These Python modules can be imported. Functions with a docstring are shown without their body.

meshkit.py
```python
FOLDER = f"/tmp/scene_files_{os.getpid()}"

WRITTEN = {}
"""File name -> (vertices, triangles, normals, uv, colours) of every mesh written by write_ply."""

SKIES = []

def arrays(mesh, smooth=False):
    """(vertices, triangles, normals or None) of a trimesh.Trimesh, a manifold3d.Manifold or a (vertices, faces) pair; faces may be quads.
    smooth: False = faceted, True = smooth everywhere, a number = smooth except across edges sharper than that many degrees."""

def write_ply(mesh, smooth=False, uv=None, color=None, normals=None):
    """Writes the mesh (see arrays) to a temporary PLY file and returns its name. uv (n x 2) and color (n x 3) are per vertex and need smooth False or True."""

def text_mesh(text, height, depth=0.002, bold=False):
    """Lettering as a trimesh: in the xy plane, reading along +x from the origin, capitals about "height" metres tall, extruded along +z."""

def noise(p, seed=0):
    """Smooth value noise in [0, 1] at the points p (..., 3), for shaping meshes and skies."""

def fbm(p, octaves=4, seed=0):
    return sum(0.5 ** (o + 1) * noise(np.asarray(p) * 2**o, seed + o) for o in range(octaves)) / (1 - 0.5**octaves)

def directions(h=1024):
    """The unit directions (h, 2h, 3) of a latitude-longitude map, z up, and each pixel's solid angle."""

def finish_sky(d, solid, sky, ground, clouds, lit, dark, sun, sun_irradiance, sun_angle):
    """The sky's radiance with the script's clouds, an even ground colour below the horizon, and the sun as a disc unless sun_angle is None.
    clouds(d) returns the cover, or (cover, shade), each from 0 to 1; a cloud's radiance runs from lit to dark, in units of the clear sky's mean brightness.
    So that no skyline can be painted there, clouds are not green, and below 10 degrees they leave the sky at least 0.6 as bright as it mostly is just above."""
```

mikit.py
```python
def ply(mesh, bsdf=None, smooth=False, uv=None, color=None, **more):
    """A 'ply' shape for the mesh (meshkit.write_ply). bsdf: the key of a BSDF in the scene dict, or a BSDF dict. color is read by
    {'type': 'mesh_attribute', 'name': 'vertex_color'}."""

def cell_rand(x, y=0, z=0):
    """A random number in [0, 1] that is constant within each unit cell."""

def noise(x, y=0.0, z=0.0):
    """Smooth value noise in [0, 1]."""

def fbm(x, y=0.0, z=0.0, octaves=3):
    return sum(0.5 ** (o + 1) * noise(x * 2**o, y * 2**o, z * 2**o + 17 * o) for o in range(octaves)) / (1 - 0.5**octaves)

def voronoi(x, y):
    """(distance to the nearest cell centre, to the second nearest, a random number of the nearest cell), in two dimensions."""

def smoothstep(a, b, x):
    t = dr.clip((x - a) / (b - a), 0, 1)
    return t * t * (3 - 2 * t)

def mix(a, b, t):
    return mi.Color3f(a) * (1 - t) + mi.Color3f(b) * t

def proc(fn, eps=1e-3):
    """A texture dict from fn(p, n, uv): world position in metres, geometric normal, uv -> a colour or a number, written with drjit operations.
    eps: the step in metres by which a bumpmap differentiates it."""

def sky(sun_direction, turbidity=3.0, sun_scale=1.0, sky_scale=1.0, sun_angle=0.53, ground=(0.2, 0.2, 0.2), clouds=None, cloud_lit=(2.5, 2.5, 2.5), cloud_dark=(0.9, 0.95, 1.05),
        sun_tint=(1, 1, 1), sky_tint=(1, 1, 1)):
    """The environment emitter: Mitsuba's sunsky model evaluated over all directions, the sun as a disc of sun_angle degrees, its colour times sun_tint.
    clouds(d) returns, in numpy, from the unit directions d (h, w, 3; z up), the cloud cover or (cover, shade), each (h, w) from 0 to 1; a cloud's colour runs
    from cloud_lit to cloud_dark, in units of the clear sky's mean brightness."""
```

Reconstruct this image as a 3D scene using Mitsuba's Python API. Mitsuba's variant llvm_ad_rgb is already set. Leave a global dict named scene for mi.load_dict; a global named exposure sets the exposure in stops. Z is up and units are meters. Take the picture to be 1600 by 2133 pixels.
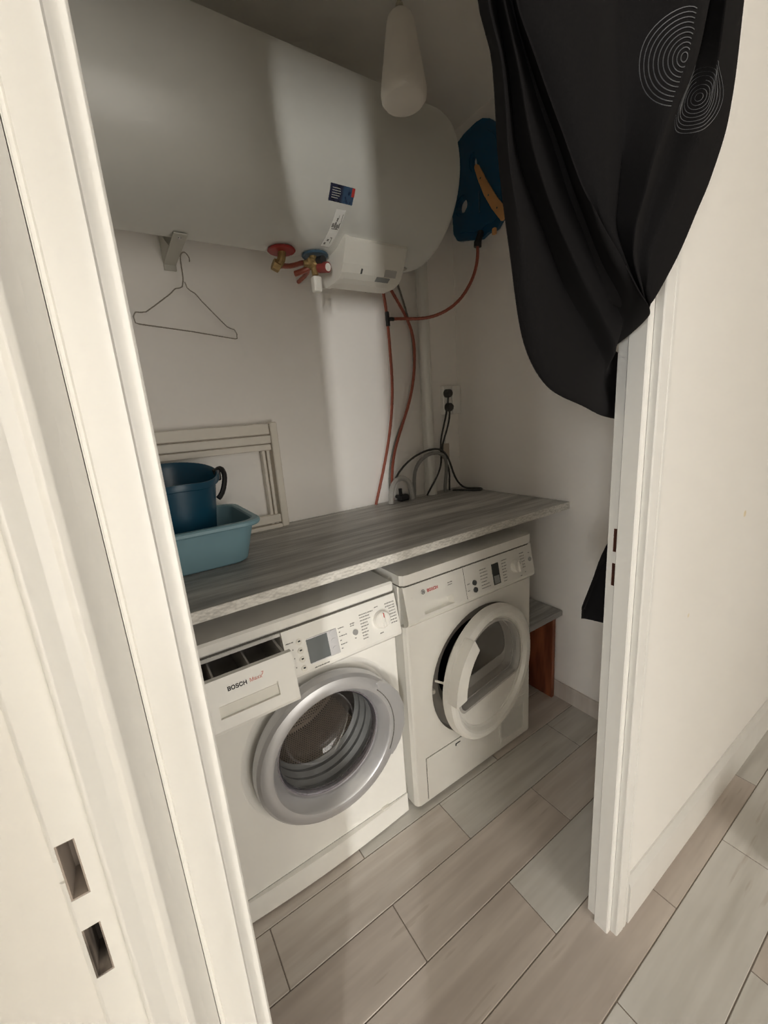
import math, random
import numpy as np, trimesh, manifold3d as m3
import mitsuba as mi, drjit as dr
import mikit, meshkit
from mikit import proc, noise, fbm, smoothstep, mix
from shapely.geometry import Polygon, Point, box as sbox
from scipy.interpolate import PchipInterpolator, CubicSpline

T = mi.ScalarTransform4f
rng = random.Random(7)
scene, labels = {'type': 'scene'}, {}

# ------------------------------------------------------------------ camera, exposure
exposure = 0.0
scene['camera'] = {'type': 'perspective', 'fov': 86.5085, 'fov_axis': 'x', 'near_clip': 0.01, 'far_clip': 60.0,
                   'to_world': T([[-0.830377, 0.187302, 0.524777, -0.633022], [0.552266, 0.151588, 0.81977, -0.923233],
                                  [0.073995, 0.970535, -0.229316, 1.31856], [0, 0, 0, 1]])}
# daylight from windows out of view, placed and tuned for the light they give
GAP_LIGHT = (150, 147, 140)  # slit out of view, throws the bright band on the back wall
ROOM_LIGHT = (2.0, 1.97, 1.9)  # out of view, lights the next room wall at the left
HALL_LIGHT = (3.9, 3.7, 3.4)  # out of view behind the camera, lights hall and closet
SIDE_LIGHT = (26, 25.8, 25)             # out of view at the side, lights the right door jamb

# ------------------------------------------------------------------ materials
def rgb(c): return {'type': 'rgb', 'value': list(map(float, c))}
def two(d): return {'type': 'twosided', 'b': d}
def pr(col, rough=0.5, **k):
    d = {'type': 'principled', 'base_color': col if isinstance(col, dict) else rgb(col), 'roughness': rough}
    d.update(k)
    return two(d)

def f_wall(p, n, uv):
    f = fbm(p.x * 3.1, p.y * 3.1, p.z * 3.1, 3)
    g = noise(p.x * 90, p.y * 90, p.z * 90)
    return mix((0.875, 0.845, 0.805), (0.905, 0.88, 0.85), f * 0.8 + g * 0.2)  # white lightened here to lift the dimly lit closet
def f_hall(p, n, uv):
    f = fbm(p.x * 2.3, p.y * 2.3, p.z * 2.3, 3)
    s = smoothstep(0.012, 0.006, dr.sqrt(dr.square(p.x - 0.768) + dr.square(p.z - 0.986)))
    s2 = smoothstep(0.007, 0.003, dr.sqrt(dr.square(p.x - 0.46) + dr.square(p.z - 0.79)))
    c = mix((0.70, 0.68, 0.645), (0.74, 0.725, 0.695), f)  # same white, darkened to offset the stronger hall light
    return mix(c, (0.60, 0.47, 0.22), dr.maximum(s * 0.55, s2 * 0.4))
def f_trim(p, n, uv):
    f = fbm(p.x * 25, p.y * 25, p.z * 2.5, 3)
    return mix((0.69, 0.68, 0.65), (0.74, 0.73, 0.705), f)  # white trim toned down to balance the bright hall light
def tile_fn(a, b, k):
    def fn(p, n, uv):
        g = fbm(p.x * 3.5 + k * 3.7, p.y * 42 + k, k * 1.3, 4)
        h = fbm(p.x * 1.7 + k, p.y * 9, 3.1 + k, 3)
        c = mix(a, b, smoothstep(0.25, 0.75, g * 0.55 + h * 0.45))
        s = smoothstep(0.70, 0.80, fbm(p.x * 6 + k * 5, p.y * 60, k, 3))
        return mix(c, (0.36, 0.30, 0.25), s * 0.35)
    return fn
def f_grain(p, n, uv):      # grey laminate with streaks along x
    g = fbm(p.x * 2.2, p.y * 30 + fbm(p.x * 1.5, p.y * 3, 0, 2) * 3, p.z * 2, 4)
    h = fbm(p.x * 9, p.y * 120, 2.0, 2)
    return mix((0.205, 0.20, 0.19), (0.46, 0.455, 0.435), smoothstep(0.25, 0.78, g * 0.75 + h * 0.25))
def f_edge(p, n, uv):
    g = fbm(p.x * 130, p.y * 60, p.z * 220, 3) * 0.7 + fbm(p.x * 25, 0, p.z * 60, 2) * 0.3
    return mix((0.46, 0.445, 0.41), (0.70, 0.68, 0.635), smoothstep(0.25, 0.7, g))
def f_redwood(p, n, uv):
    g = fbm(p.x * 30, p.y * 25, p.z * 3.0, 4)
    return mix((0.085, 0.022, 0.010), (0.26, 0.085, 0.035), smoothstep(0.25, 0.75, g))
def f_rawwood(p, n, uv):
    g = fbm(p.x * 60, p.y * 60, p.z * 9, 3)
    return mix((0.03, 0.012, 0.007), (0.14, 0.05, 0.028), g)
def f_oldwood(p, n, uv):
    g = fbm(p.x * 50, p.y * 50, p.z * 14, 3)
    return mix((0.05, 0.042, 0.035), (0.36, 0.31, 0.27), smoothstep(0.3, 0.62, g))
def f_white(p, n, uv):
    f = fbm(p.x * 8, p.y * 8, p.z * 8, 2)
    return mix((0.79, 0.775, 0.73), (0.83, 0.82, 0.78), f)
def f_drum(p, n, uv):
    a = dr.atan2(p.z - 0.435, p.x + 0.275)
    r = dr.sqrt(dr.square(p.z - 0.435) + dr.square(p.x + 0.275))
    back = p.y > 0.385
    u = dr.select(back, p.x * 112.0, a * 27.0)
    v = dr.select(back, p.z * 112.0, p.y * 112.0)
    u = u + 0.5 * (dr.floor(v) - 2 * dr.floor(v * 0.5))
    du, dv = u - dr.floor(u) - 0.5, v - dr.floor(v) - 0.5
    d = smoothstep(0.24, 0.34, dr.sqrt(du * du + dv * dv))
    return mix((0.02, 0.015, 0.012), (0.50, 0.43, 0.37), d)
def f_sticker(p, n, uv):
    s = smoothstep(0.34, 0.46, fbm(p.x * 120, p.z * 120, p.y * 60, 3))
    right = smoothstep(0.034, 0.044, p.x)
    return mix(mix((0.006, 0.006, 0.014), (0.018, 0.022, 0.05), s), mix((0.008, 0.02, 0.06), (0.035, 0.075, 0.14), s), right)
def f_cloth(p, n, uv):
    w = noise(p.x * 900, p.z * 900, p.y * 900)
    return mix((0.0042, 0.0039, 0.0044), (0.0070, 0.0065, 0.0072), w)
def f_brass(p, n, uv):
    return mix((0.16, 0.10, 0.04), (0.42, 0.29, 0.12), fbm(p.x * 90, p.y * 90, p.z * 90, 3))

tint = [((0.46, 0.405, 0.36), (0.62, 0.575, 0.53)), ((0.45, 0.43, 0.395), (0.60, 0.585, 0.55)),
        ((0.42, 0.365, 0.325), (0.59, 0.53, 0.48)), ((0.49, 0.47, 0.435), (0.645, 0.63, 0.60))]
MAT = {
    'wall_paint_lifted': pr(proc(f_wall), 0.85), 'hall_paint_dimmed': pr(proc(f_hall), 0.75), 'trim_paint_dimmed': pr(proc(f_trim), 0.28),
    'ceiling_paint': pr((0.82, 0.80, 0.76), 0.95), 'grout': pr((0.22, 0.19, 0.165), 0.95),
    'laminate': pr(proc(f_grain), 0.45), 'laminate_edge': pr(proc(f_edge), 0.5),
    'red_wood': pr(proc(f_redwood), 0.55), 'raw_wood': pr(proc(f_rawwood), 0.9), 'old_wood': pr(proc(f_oldwood), 0.9),
    'appliance': pr(proc(f_white), 0.34), 'plain_white': pr((0.80, 0.785, 0.74), 0.45), 'bright_white': pr((0.88, 0.87, 0.84), 0.4), 'off_white': pr((0.72, 0.70, 0.64), 0.45),
    'tank': pr((0.60, 0.60, 0.565), 0.34), 'cap': pr((0.60, 0.595, 0.565), 0.4),
    'silver': pr((0.56, 0.56, 0.575), 0.36, metallic=0.6), 'silver_dark': pr((0.50, 0.50, 0.51), 0.40, metallic=0.55),
    'chrome': {'type': 'twosided', 'b': {'type': 'roughconductor', 'material': 'Cr', 'alpha': 0.12}},
    'wire': pr((0.34, 0.31, 0.27), 0.4, metallic=0.6), 'galvanised': pr((0.50, 0.49, 0.44), 0.5, metallic=0.3),
    'rubber': pr((0.17, 0.175, 0.175), 0.5), 'grey_plastic': pr((0.24, 0.25, 0.245), 0.5), 'dark_grey': pr((0.055, 0.06, 0.06), 0.5),
    'black': pr((0.012, 0.012, 0.013), 0.45), 'seam': pr((0.10, 0.095, 0.085), 0.8), 'print': pr((0.20, 0.195, 0.185), 0.7),
    'print_black': pr((0.02, 0.02, 0.022), 0.7), 'print_red': pr((0.42, 0.035, 0.03), 0.7), 'print_pink': pr((0.60, 0.24, 0.20), 0.7),
    'lcd': pr((0.13, 0.145, 0.15), 0.25), 'lcd_dark': pr((0.03, 0.035, 0.033), 0.25), 'button_grey': pr((0.30, 0.30, 0.295), 0.4),
    'drum': pr(proc(f_drum), 0.35, metallic=0.55), 'drum_rim': pr((0.10, 0.095, 0.09), 0.35, metallic=0.6),
    'copper': pr((0.28, 0.07, 0.042), 0.45), 'brass': pr(proc(f_brass), 0.45, metallic=0.5),
    'red_plastic': pr((0.26, 0.018, 0.016), 0.4), 'blue_ring': pr((0.035, 0.075, 0.115), 0.35), 'maroon': pr((0.20, 0.035, 0.03), 0.5),
    'tub_blue': pr((0.185, 0.32, 0.375), 0.42), 'bucket_blue': pr((0.005, 0.055, 0.10), 0.35), 'bag_blue': pr((0.004, 0.060, 0.125), 0.38),
    'tan': pr((0.62, 0.32, 0.13), 0.6), 'beige_plate': pr((0.42, 0.36, 0.30), 0.6), 'cable_black': pr((0.03, 0.03, 0.028), 0.55), 'cable_grey': pr((0.15, 0.145, 0.13), 0.6),
    'pvc_white': pr((0.72, 0.71, 0.67), 0.5), 'hose_grey': pr((0.42, 0.41, 0.39), 0.6), 'hose_dark': pr((0.22, 0.215, 0.205), 0.6),
    'sticker': pr(proc(f_sticker), 0.35), 'paper': pr((0.78, 0.78, 0.75), 0.6),
    'cloth': pr(proc(f_cloth), 0.9, specular=0.15), 'thread': pr((0.075, 0.078, 0.085), 0.4),
    'opal_glass': pr((0.74, 0.70, 0.64), 0.4), 'cord': pr((0.33, 0.30, 0.23), 0.6),
    'stool_white': pr((0.72, 0.675, 0.60), 0.5), 'glass': {'type': 'thindielectric', 'int_ior': 1.5},
    'smoke_glass': two({'type': 'principled', 'base_color': rgb((0.018, 0.02, 0.019)), 'roughness': 0.16}),
}
for i, (a, b) in enumerate(tint):
    MAT[f'tile_{i}'] = pr(proc(tile_fn(a, b, 1.7 * i + 0.6)), 0.42)
for k, v in MAT.items():
    scene['mat_' + k] = v

# ------------------------------------------------------------------ helpers
def num(key):
    if key not in scene and key not in things: return key
    i = 1
    while f'{key}_{i:03d}' in scene or f'{key}_{i:03d}' in things: i += 1
    return f'{key}_{i:03d}'
things = set()
def thing(name, label, cat, group=None):
    k = num(name); things.add(k)
    labels[k] = {'label': label, 'category': cat}
    if group: labels[k]['group'] = group
    return k
def add(key, mesh, mat, parent=None, smooth=30, label=None, **kw):
    k = num(parent + '__' + key if parent else key)
    scene[k] = mikit.ply(mesh, 'mat_' + mat if isinstance(mat, str) else mat, smooth=smooth, **kw)
    if label: labels[k] = {'label': label}
    return k
def solo(name, mesh, mat, label, cat, smooth=30, group=None):
    k = add(name, mesh, mat, None, smooth)
    labels[k] = {'label': label, 'category': cat}
    if group: labels[k]['group'] = group
    return k
def struct(name, mesh, mat, label=None, smooth=30, parent=None, **kw):
    k = add(name, mesh, mat, parent, smooth, **kw)
    if parent is None:
        labels[k] = {'kind': 'structure'}
        if label: labels[k]['label'] = label
    elif label: labels[k] = {'label': label}
    return k
def cat(ms): return trimesh.util.concatenate([m for m in ms])
def box(x0, x1, y0, y1, z0, z1, b=0.0):
    if b <= 0:
        return trimesh.creation.box(bounds=[[x0, y0, z0], [x1, y1, z1]])
    pts = []
    for sx in (0, 1):
        for sy in (0, 1):
            for sz in (0, 1):
                c = np.array([(x0, x1)[sx], (y0, y1)[sy], (z0, z1)[sz]], float)
                d = np.array([1 - 2 * sx, 1 - 2 * sy, 1 - 2 * sz]) * b
                for a in range(3):
                    e = d.copy(); e[a] = 0; pts.append(c + e)
    return trimesh.Trimesh(np.array(pts)).convex_hull
def hullbox(x0, x1, y0, y1, z0, z1, r, seg=12):      # rounded box
    c = m3.Manifold.sphere(r, seg)
    parts = [c.translate((x, y, z)) for x in (x0 + r, x1 - r) for y in (y0 + r, y1 - r) for z in (z0 + r, z1 - r)]
    return tm(m3.Manifold.batch_hull(parts))
def tm(man):
    m = man.to_mesh()
    return trimesh.Trimesh(m.vert_properties[:, :3], m.tri_verts, process=False)
def man(mesh):
    mesh = mesh.copy(); mesh.merge_vertices()
    return m3.Manifold(m3.Mesh(np.asarray(mesh.vertices, np.float32), np.asarray(mesh.faces, np.uint32)))
def diff(a, *bs):
    r = man(a)
    for b in bs: r = r - man(b)
    return tm(r)
def prism(poly, h0, h1, axis='z'):      # polygon in (x,y) for z; (x,z) for y; (y,z) for x
    if not isinstance(poly, Polygon): poly = Polygon(poly)
    m = trimesh.creation.extrude_polygon(poly, h1 - h0, engine='earcut')
    v = m.vertices.copy()
    if axis == 'z': w = np.c_[v[:, 0], v[:, 1], v[:, 2] + h0]
    elif axis == 'y': w = np.c_[v[:, 0], v[:, 2] + h0, v[:, 1]]
    else: w = np.c_[v[:, 2] + h0, v[:, 0], v[:, 1]]
    m.vertices = w
    if axis == 'y': m.invert()
    return m
def lathe(prof, n=48, o=(0, 0, 0), axis='z', a0=0.0, a1=2 * math.pi):      # profile of (r, h), open sheet or closed ring
    prof = np.array(prof, float)
    full = abs(a1 - a0 - 2 * math.pi) < 1e-6
    an = np.linspace(a0, a1, n + (0 if full else 1), endpoint=not full)
    k = len(prof)
    v = np.array([[r * math.cos(a), r * math.sin(a), h] for a in an for r, h in prof])
    f = []
    m = len(an)
    for i in range(m if full else m - 1):
        j = (i + 1) % m
        for q in range(k - 1):
            a, b, c, d = i * k + q, j * k + q, j * k + q + 1, i * k + q + 1
            f += [[a, b, c], [a, c, d]]
    if axis == 'y': v = np.c_[v[:, 0], v[:, 2], v[:, 1]]; f = [[a, c, b] for a, b, c in f]
    if axis == 'x': v = np.c_[v[:, 2], v[:, 0], v[:, 1]]
    m = trimesh.Trimesh(v + np.array(o), np.array(f), process=True)
    m.update_faces(m.nondegenerate_faces())
    return m
def spline(pts, n=40):
    pts = np.array(pts, float)
    t = np.r_[0, np.cumsum(np.linalg.norm(np.diff(pts, axis=0), axis=1))]
    return CubicSpline(t, pts)(np.linspace(0, t[-1], n))
def tube(pts, r, n=10, caps=True, closed=False):
    pts = np.array(pts, float); k = len(pts)
    rs = np.broadcast_to(r, k)
    tg = np.gradient(pts, axis=0) if not closed else np.roll(pts, -1, 0) - np.roll(pts, 1, 0)
    tg /= np.linalg.norm(tg, axis=1, keepdims=True) + 1e-12
    u = np.cross(tg[0], [0, 0, 1.0] if abs(tg[0][2]) < 0.9 else [1.0, 0, 0]); u /= np.linalg.norm(u)
    v = []
    for i in range(k):
        u = u - tg[i] * (u @ tg[i]); u /= np.linalg.norm(u)
        w = np.cross(tg[i], u)
        for j in range(n):
            a = 2 * math.pi * j / n
            v.append(pts[i] + rs[i] * (math.cos(a) * u + math.sin(a) * w))
    f = []
    for i in range(k if closed else k - 1):
        i2 = (i + 1) % k
        for j in range(n):
            a, b = i * n + j, i * n + (j + 1) % n
            c, d = i2 * n + (j + 1) % n, i2 * n + j
            f += [[a, b, c], [a, c, d]]
    if caps and not closed:
        v += [pts[0], pts[-1]]
        for j in range(n):
            f += [[k * n, (j + 1) % n, j], [k * n + 1, (k - 1) * n + j, (k - 1) * n + (j + 1) % n]]
    return trimesh.Trimesh(np.array(v), np.array(f), process=False)
def rod(a, b, r, n=12): return tube([a, b], r, n)
def sheet(grid, th=0.002):      # grid (rows, cols, 3) -> cloth with thickness
    g = np.array(grid); R, Cc = g.shape[:2]
    du = np.gradient(g, axis=1); dv = np.gradient(g, axis=0)
    nn = np.cross(du, dv); nn /= np.linalg.norm(nn, axis=2, keepdims=True) + 1e-12
    v = np.vstack([(g + nn * th / 2).reshape(-1, 3), (g - nn * th / 2).reshape(-1, 3)])
    f = []; N = R * Cc
    idx = lambda i, j: i * Cc + j
    for i in range(R - 1):
        for j in range(Cc - 1):
            a, b, c, d = idx(i, j), idx(i, j + 1), idx(i + 1, j + 1), idx(i + 1, j)
            f += [[a, b, c], [a, c, d], [N + a, N + c, N + b], [N + a, N + d, N + c]]
    rim = [idx(0, j) for j in range(Cc)] + [idx(i, Cc - 1) for i in range(1, R)] + [idx(R - 1, j) for j in range(Cc - 2, -1, -1)] + [idx(i, 0) for i in range(R - 2, 0, -1)]
    for a, b in zip(rim, rim[1:] + rim[:1]):
        f += [[a, N + a, N + b], [a, N + b, b]]
    m = trimesh.Trimesh(v, np.array(f), process=False); m.fix_normals(); return m
def move(mesh, M):
    m = mesh.copy(); m.apply_transform(M); return m
def frame(o, x, y):      # matrix with columns x, y, x cross y
    x = np.array(x, float); x /= np.linalg.norm(x)
    y = np.array(y, float); y -= x * (x @ y); y /= np.linalg.norm(y)
    M = np.eye(4); M[:3, 0], M[:3, 1], M[:3, 2], M[:3, 3] = x, y, np.cross(x, y), o
    return M
def disc(r, h, n=24): return trimesh.creation.cylinder(radius=r, height=h, sections=n)

# ------------------------------------------------------------------ the setting
XR, YB, ZC = 0.867, 0.65, 2.5        # closet right wall, back wall, ceiling
YF, YI = -0.555, -0.49               # hall face and closet face of the door wall
XL = -1.0
struct('floor', box(-1.02, 3.6, -2.6, 0.70, -0.06, -0.0025), 'grout', 'floor of wood-look plank tiles in beige and grey')
struct('floor_1', box(-4.05, -0.9, -4.65, -0.56, -0.06, -0.001), 'tile_1', 'floor of the next room')
yA, TW, TL = -0.0217, 0.151, 0.6
rows = {k: yA - k * TW for k in range(-5, 14)}
tile_meshes = {}
for k in range(-4, 14):
    y1 = yA - (k - 1) * TW; y0 = y1 - TW
    y1c, y0c = min(y1, YB), max(y0, -2.1)
    if y1c - y0c < 0.02: continue
    off = 0.0785 if k % 2 == 1 else 0.377
    for j in range(-3, 4):
        x0, x1 = off + j * TL, off + (j + 1) * TL
        if k <= 3: x0, x1 = max(x0, XL), min(x1, XR + 0.0)
        elif y1 > -0.70 and x0 < XL: x0 = max(x0, XL)
        if x1 - x0 < 0.03 or x0 > 2.6 or x1 < -0.72 and k > 3: continue
        if k >= 4: x0 = max(x0, -0.9)
        g = 0.0013
        h = rng.uniform(-0.0004, 0.0003)
        m = box(x0 + g, x1 - g, y0c + g, y1c - g, -0.008, h, 0.0012)
        struct('tile', m, f'tile_{rng.choice((0, 1, 2, 3, 1, 3)) if k >= 3 else rng.choice((0, 1, 2, 0))}', parent='floor', smooth=False)
struct('wall_back', box(-1.1, 0.95, YB, YB + 0.08, -0.01, ZC), 'wall_paint_lifted', 'white back wall of the laundry closet')
struct('wall_right', box(XR, XR + 0.08, YI, YB, -0.01, ZC), 'wall_paint_lifted', 'white right wall of the laundry closet')
struct('wall_closet_left', box(XL - 0.08, XL, YI, YB, -0.01, ZC), 'wall_paint_lifted', 'white left wall of the laundry closet')
struct('ceiling', box(-4.1, 3.7, -4.7, 0.75, ZC, ZC + 0.06), 'ceiling_paint', 'plain ceiling')
JL, JR, DH = -0.617, 0.193, 2.04
front = Polygon([(-1.08, -0.01), (JL - 0.015, -0.01), (JL - 0.015, DH + 0.015), (JR + 0.015, DH + 0.015), (JR + 0.015, -0.01), (3.6, -0.01), (3.6, ZC), (-1.08, ZC)])
struct('wall_front', prism(front, YF, YI, 'y'), 'hall_paint_dimmed', 'white hall wall with the closet doorway, paint darkened to offset its bright light', smooth=False)
# skirtings
struct('baseboard_right', box(XR - 0.009, XR - 0.0005, YI, YB, 0.0, 0.083, 0.002), 'tile_0', 'tile skirting along the closet wall', smooth=False)
struct('baseboard_back', box(XL, XR - 0.010, YB - 0.009, YB - 0.0005, 0.0, 0.083, 0.002), 'tile_0', smooth=False)
struct('baseboard_hall', prism([(-0.5545, 0.0), (-0.5685, 0.0), (-0.5685, 0.116), (-0.5675, 0.120), (-0.5590, 0.140), (-0.5545, 0.141)], 0.2435, 3.5, 'x'), 'trim_paint_dimmed', 'white painted skirting board along the hall wall', smooth=30)

def rnd(p, r): return p.buffer(-r, quad_segs=4).buffer(r, quad_segs=4)
# doorway of the closet: lining, rebate, casing
def lining(mirror):
    s = -1 if mirror else 1
    e = JL if mirror else JR
    f = lambda pts: Polygon([(e + s * x, y) for x, y in pts])
    lin = f([(0, YI), (0, -0.5135), (-0.0005, -0.5150), (-0.013, -0.5150), (-0.0145, -0.5165), (-0.0145, -0.5465), (-0.0125, -0.549), (0.0145, -0.549), (0.0145, YI)])
    cas = f([(0.0005, -0.5495), (0.0005, -0.5630), (0.002, -0.5655), (0.029, -0.5668), (0.0303, -0.5635), (0.0325, -0.5635), (0.0340, -0.5665), (0.0440, -0.5662), (0.0472, -0.5635), (0.0480, -0.5605), (0.0480, -0.5555), (0.015, -0.5555), (0.015, -0.5495)])
    if mirror: cas = f([(0.0005, -0.5495), (0.0005, -0.5630), (0.002, -0.5655), (0.029, -0.5668), (0.0303, -0.5640), (0.0325, -0.5640), (0.0338, -0.5660), (0.0338, -0.5555), (0.015, -0.5555), (0.015, -0.5495)])
    return rnd(lin, 0.0013), rnd(cas, 0.0013 if not mirror else 0.0006)
for mirror in (False, True):
    lin, cas = lining(mirror)
    d = 'door_1' if not mirror else 'door_1'
    m = prism(lin, 0.0, DH, 'z')
    e = JL if mirror else JR
    if not mirror:
        holes = [box(JR - 0.01, JR + 0.03, -0.5140, -0.5020, z0 - 0.0005, z1 + 0.0005) for z0, z1 in ((1.009, 1.058), (0.934, 0.983))]
        m = diff(m, *holes)
    struct('jamb', m, 'trim_paint_dimmed', parent='door_1', smooth=40)
    struct('casing', prism(cas, 0.0, DH + 0.03, 'z'), 'trim_paint_dimmed', parent='door_1', smooth=40)
    if not mirror:
        for z0, z1 in ((1.009, 1.058), (0.934, 0.983)):
            struct('mortise', diff(box(JR + 0.0006, JR + 0.0145, -0.5140, -0.5020, z0 - 0.0005, z1 + 0.0005), box(JR, JR + 0.0125, -0.5128, -0.5032, z0 + 0.0007, z1 - 0.0007)), 'raw_wood', 'raw dark wood inside a lock mortise', parent='door_1', smooth=False)
struct('head_lining', box(JL + 0.0005, JR - 0.0005, -0.549, YI, DH, DH + 0.014, 0.001), 'trim_paint_dimmed', parent='door_1')
struct('head_casing', box(JL - 0.048, JR + 0.048, -0.567, -0.556, DH + 0.031, DH + 0.075, 0.002), 'trim_paint_dimmed', parent='door_1')
labels['door_1'] = {'kind': 'structure', 'label': 'white painted door frame of the closet without a door'}

# doorway of the next room, close to the camera on the left
DY = -0.5995
jamb2 = Polygon([(-0.6512, -0.5562), (-0.6512, -0.5665), (-0.6600, -0.5780), (-0.6675, -0.5905), (-0.6725, -0.5925), (-0.6765, -0.5915), (-0.684, -0.5935), (-0.6978, DY - 0.0005), (-0.6982, -0.589), (-0.7250, -0.5885), (-0.7250, -0.5562)])
jamb2 = rnd(jamb2, 0.0032)
hole2 = [box(-0.7215, -0.7095, -0.6, -0.55, z0, z1) for z0, z1 in ((0.983, 1.035), (0.902, 0.953))]
hole2.append(box(-0.73, -0.7212, -0.6, -0.586, 1.002, 1.022))
struct('jamb', diff(prism(jamb2, 0.0, DH, 'z'), *hole2), 'trim_paint_dimmed', parent='door_2', smooth=40)
for z0, z1 in ((0.983, 1.035), (0.902, 0.953)):
    struct('mortise', diff(box(-0.7215, -0.7095, -0.5880, -0.5575, z0, z1), box(-0.7203, -0.7107, -0.60, -0.5590, z0 + 0.001, z1 - 0.001)), 'old_wood', 'scuffed bare wood inside a lock mortise', parent='door_2', smooth=False)
labels['door_2'] = {'kind': 'structure', 'label': 'white painted door frame close to the camera with two lock mortises'}
struct('unseen_wall_side', cat([box(-0.722, -0.668, -2.6, -1.04, -0.01, ZC), box(-0.722, -0.668, -1.04, -0.60, DH + 0.01, ZC)]), 'hall_paint_dimmed', 'side wall of the hall, out of view, its doorway narrowed to trim the light band')  # near doorway edge is unseen, set to cut the beam on the right
struct('wall_left_and_added_pier', cat([box(-4.05, -0.7252, -0.5840, -0.57, -0.01, ZC), box(-1.35, -0.859, -0.95, -0.583, -0.01, ZC)]), 'hall_paint_dimmed', 'bright white wall of the next room with an added pier shading the door frame')  # second box is an added pier that shades the left door frame
W4 = (-3.15, -2.25, 0.9, 2.1)  # unseen opening, placed to light the right door jamb
struct('wall_next_room', prism(sbox(-4.65, -0.01, -0.5, ZC).difference(sbox(W4[0], W4[2], W4[1], W4[3])), -4.1, -4.05, 'x'), 'hall_paint_dimmed', smooth=False)
struct('wall_partition', cat([box(-0.722, -0.66, -4.65, -2.6, -0.01, ZC)]), 'hall_paint_dimmed')
# walls with unseen windows, placed to light the closet, hall and next room
W1 = (-3.30, -3.06, 0.5, 2.2); W2 = (-2.7, -1.3, 0.9, 2.2); W3 = (-0.60, 0.35, 0.12, 2.15)
def wall_with(x0, x1, y0, y1, wins):
    p = sbox(x0, -0.01, x1, ZC)
    for a, b, c, d in wins: p = p.difference(sbox(a, c, b, d))
    return prism(p, y0, y1, 'y')
struct('wall_windows', wall_with(-4.1, -0.66, -4.7, -4.6, (W1, W2)), 'hall_paint_dimmed', smooth=False)
struct('wall_hall_rear', wall_with(-0.668, 3.6, -2.7, -2.6, (W3,)), 'hall_paint_dimmed', smooth=False)
struct('wall_hall_end', box(3.55, 3.62, -2.7, YF, -0.01, ZC), 'hall_paint_dimmed')
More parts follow.
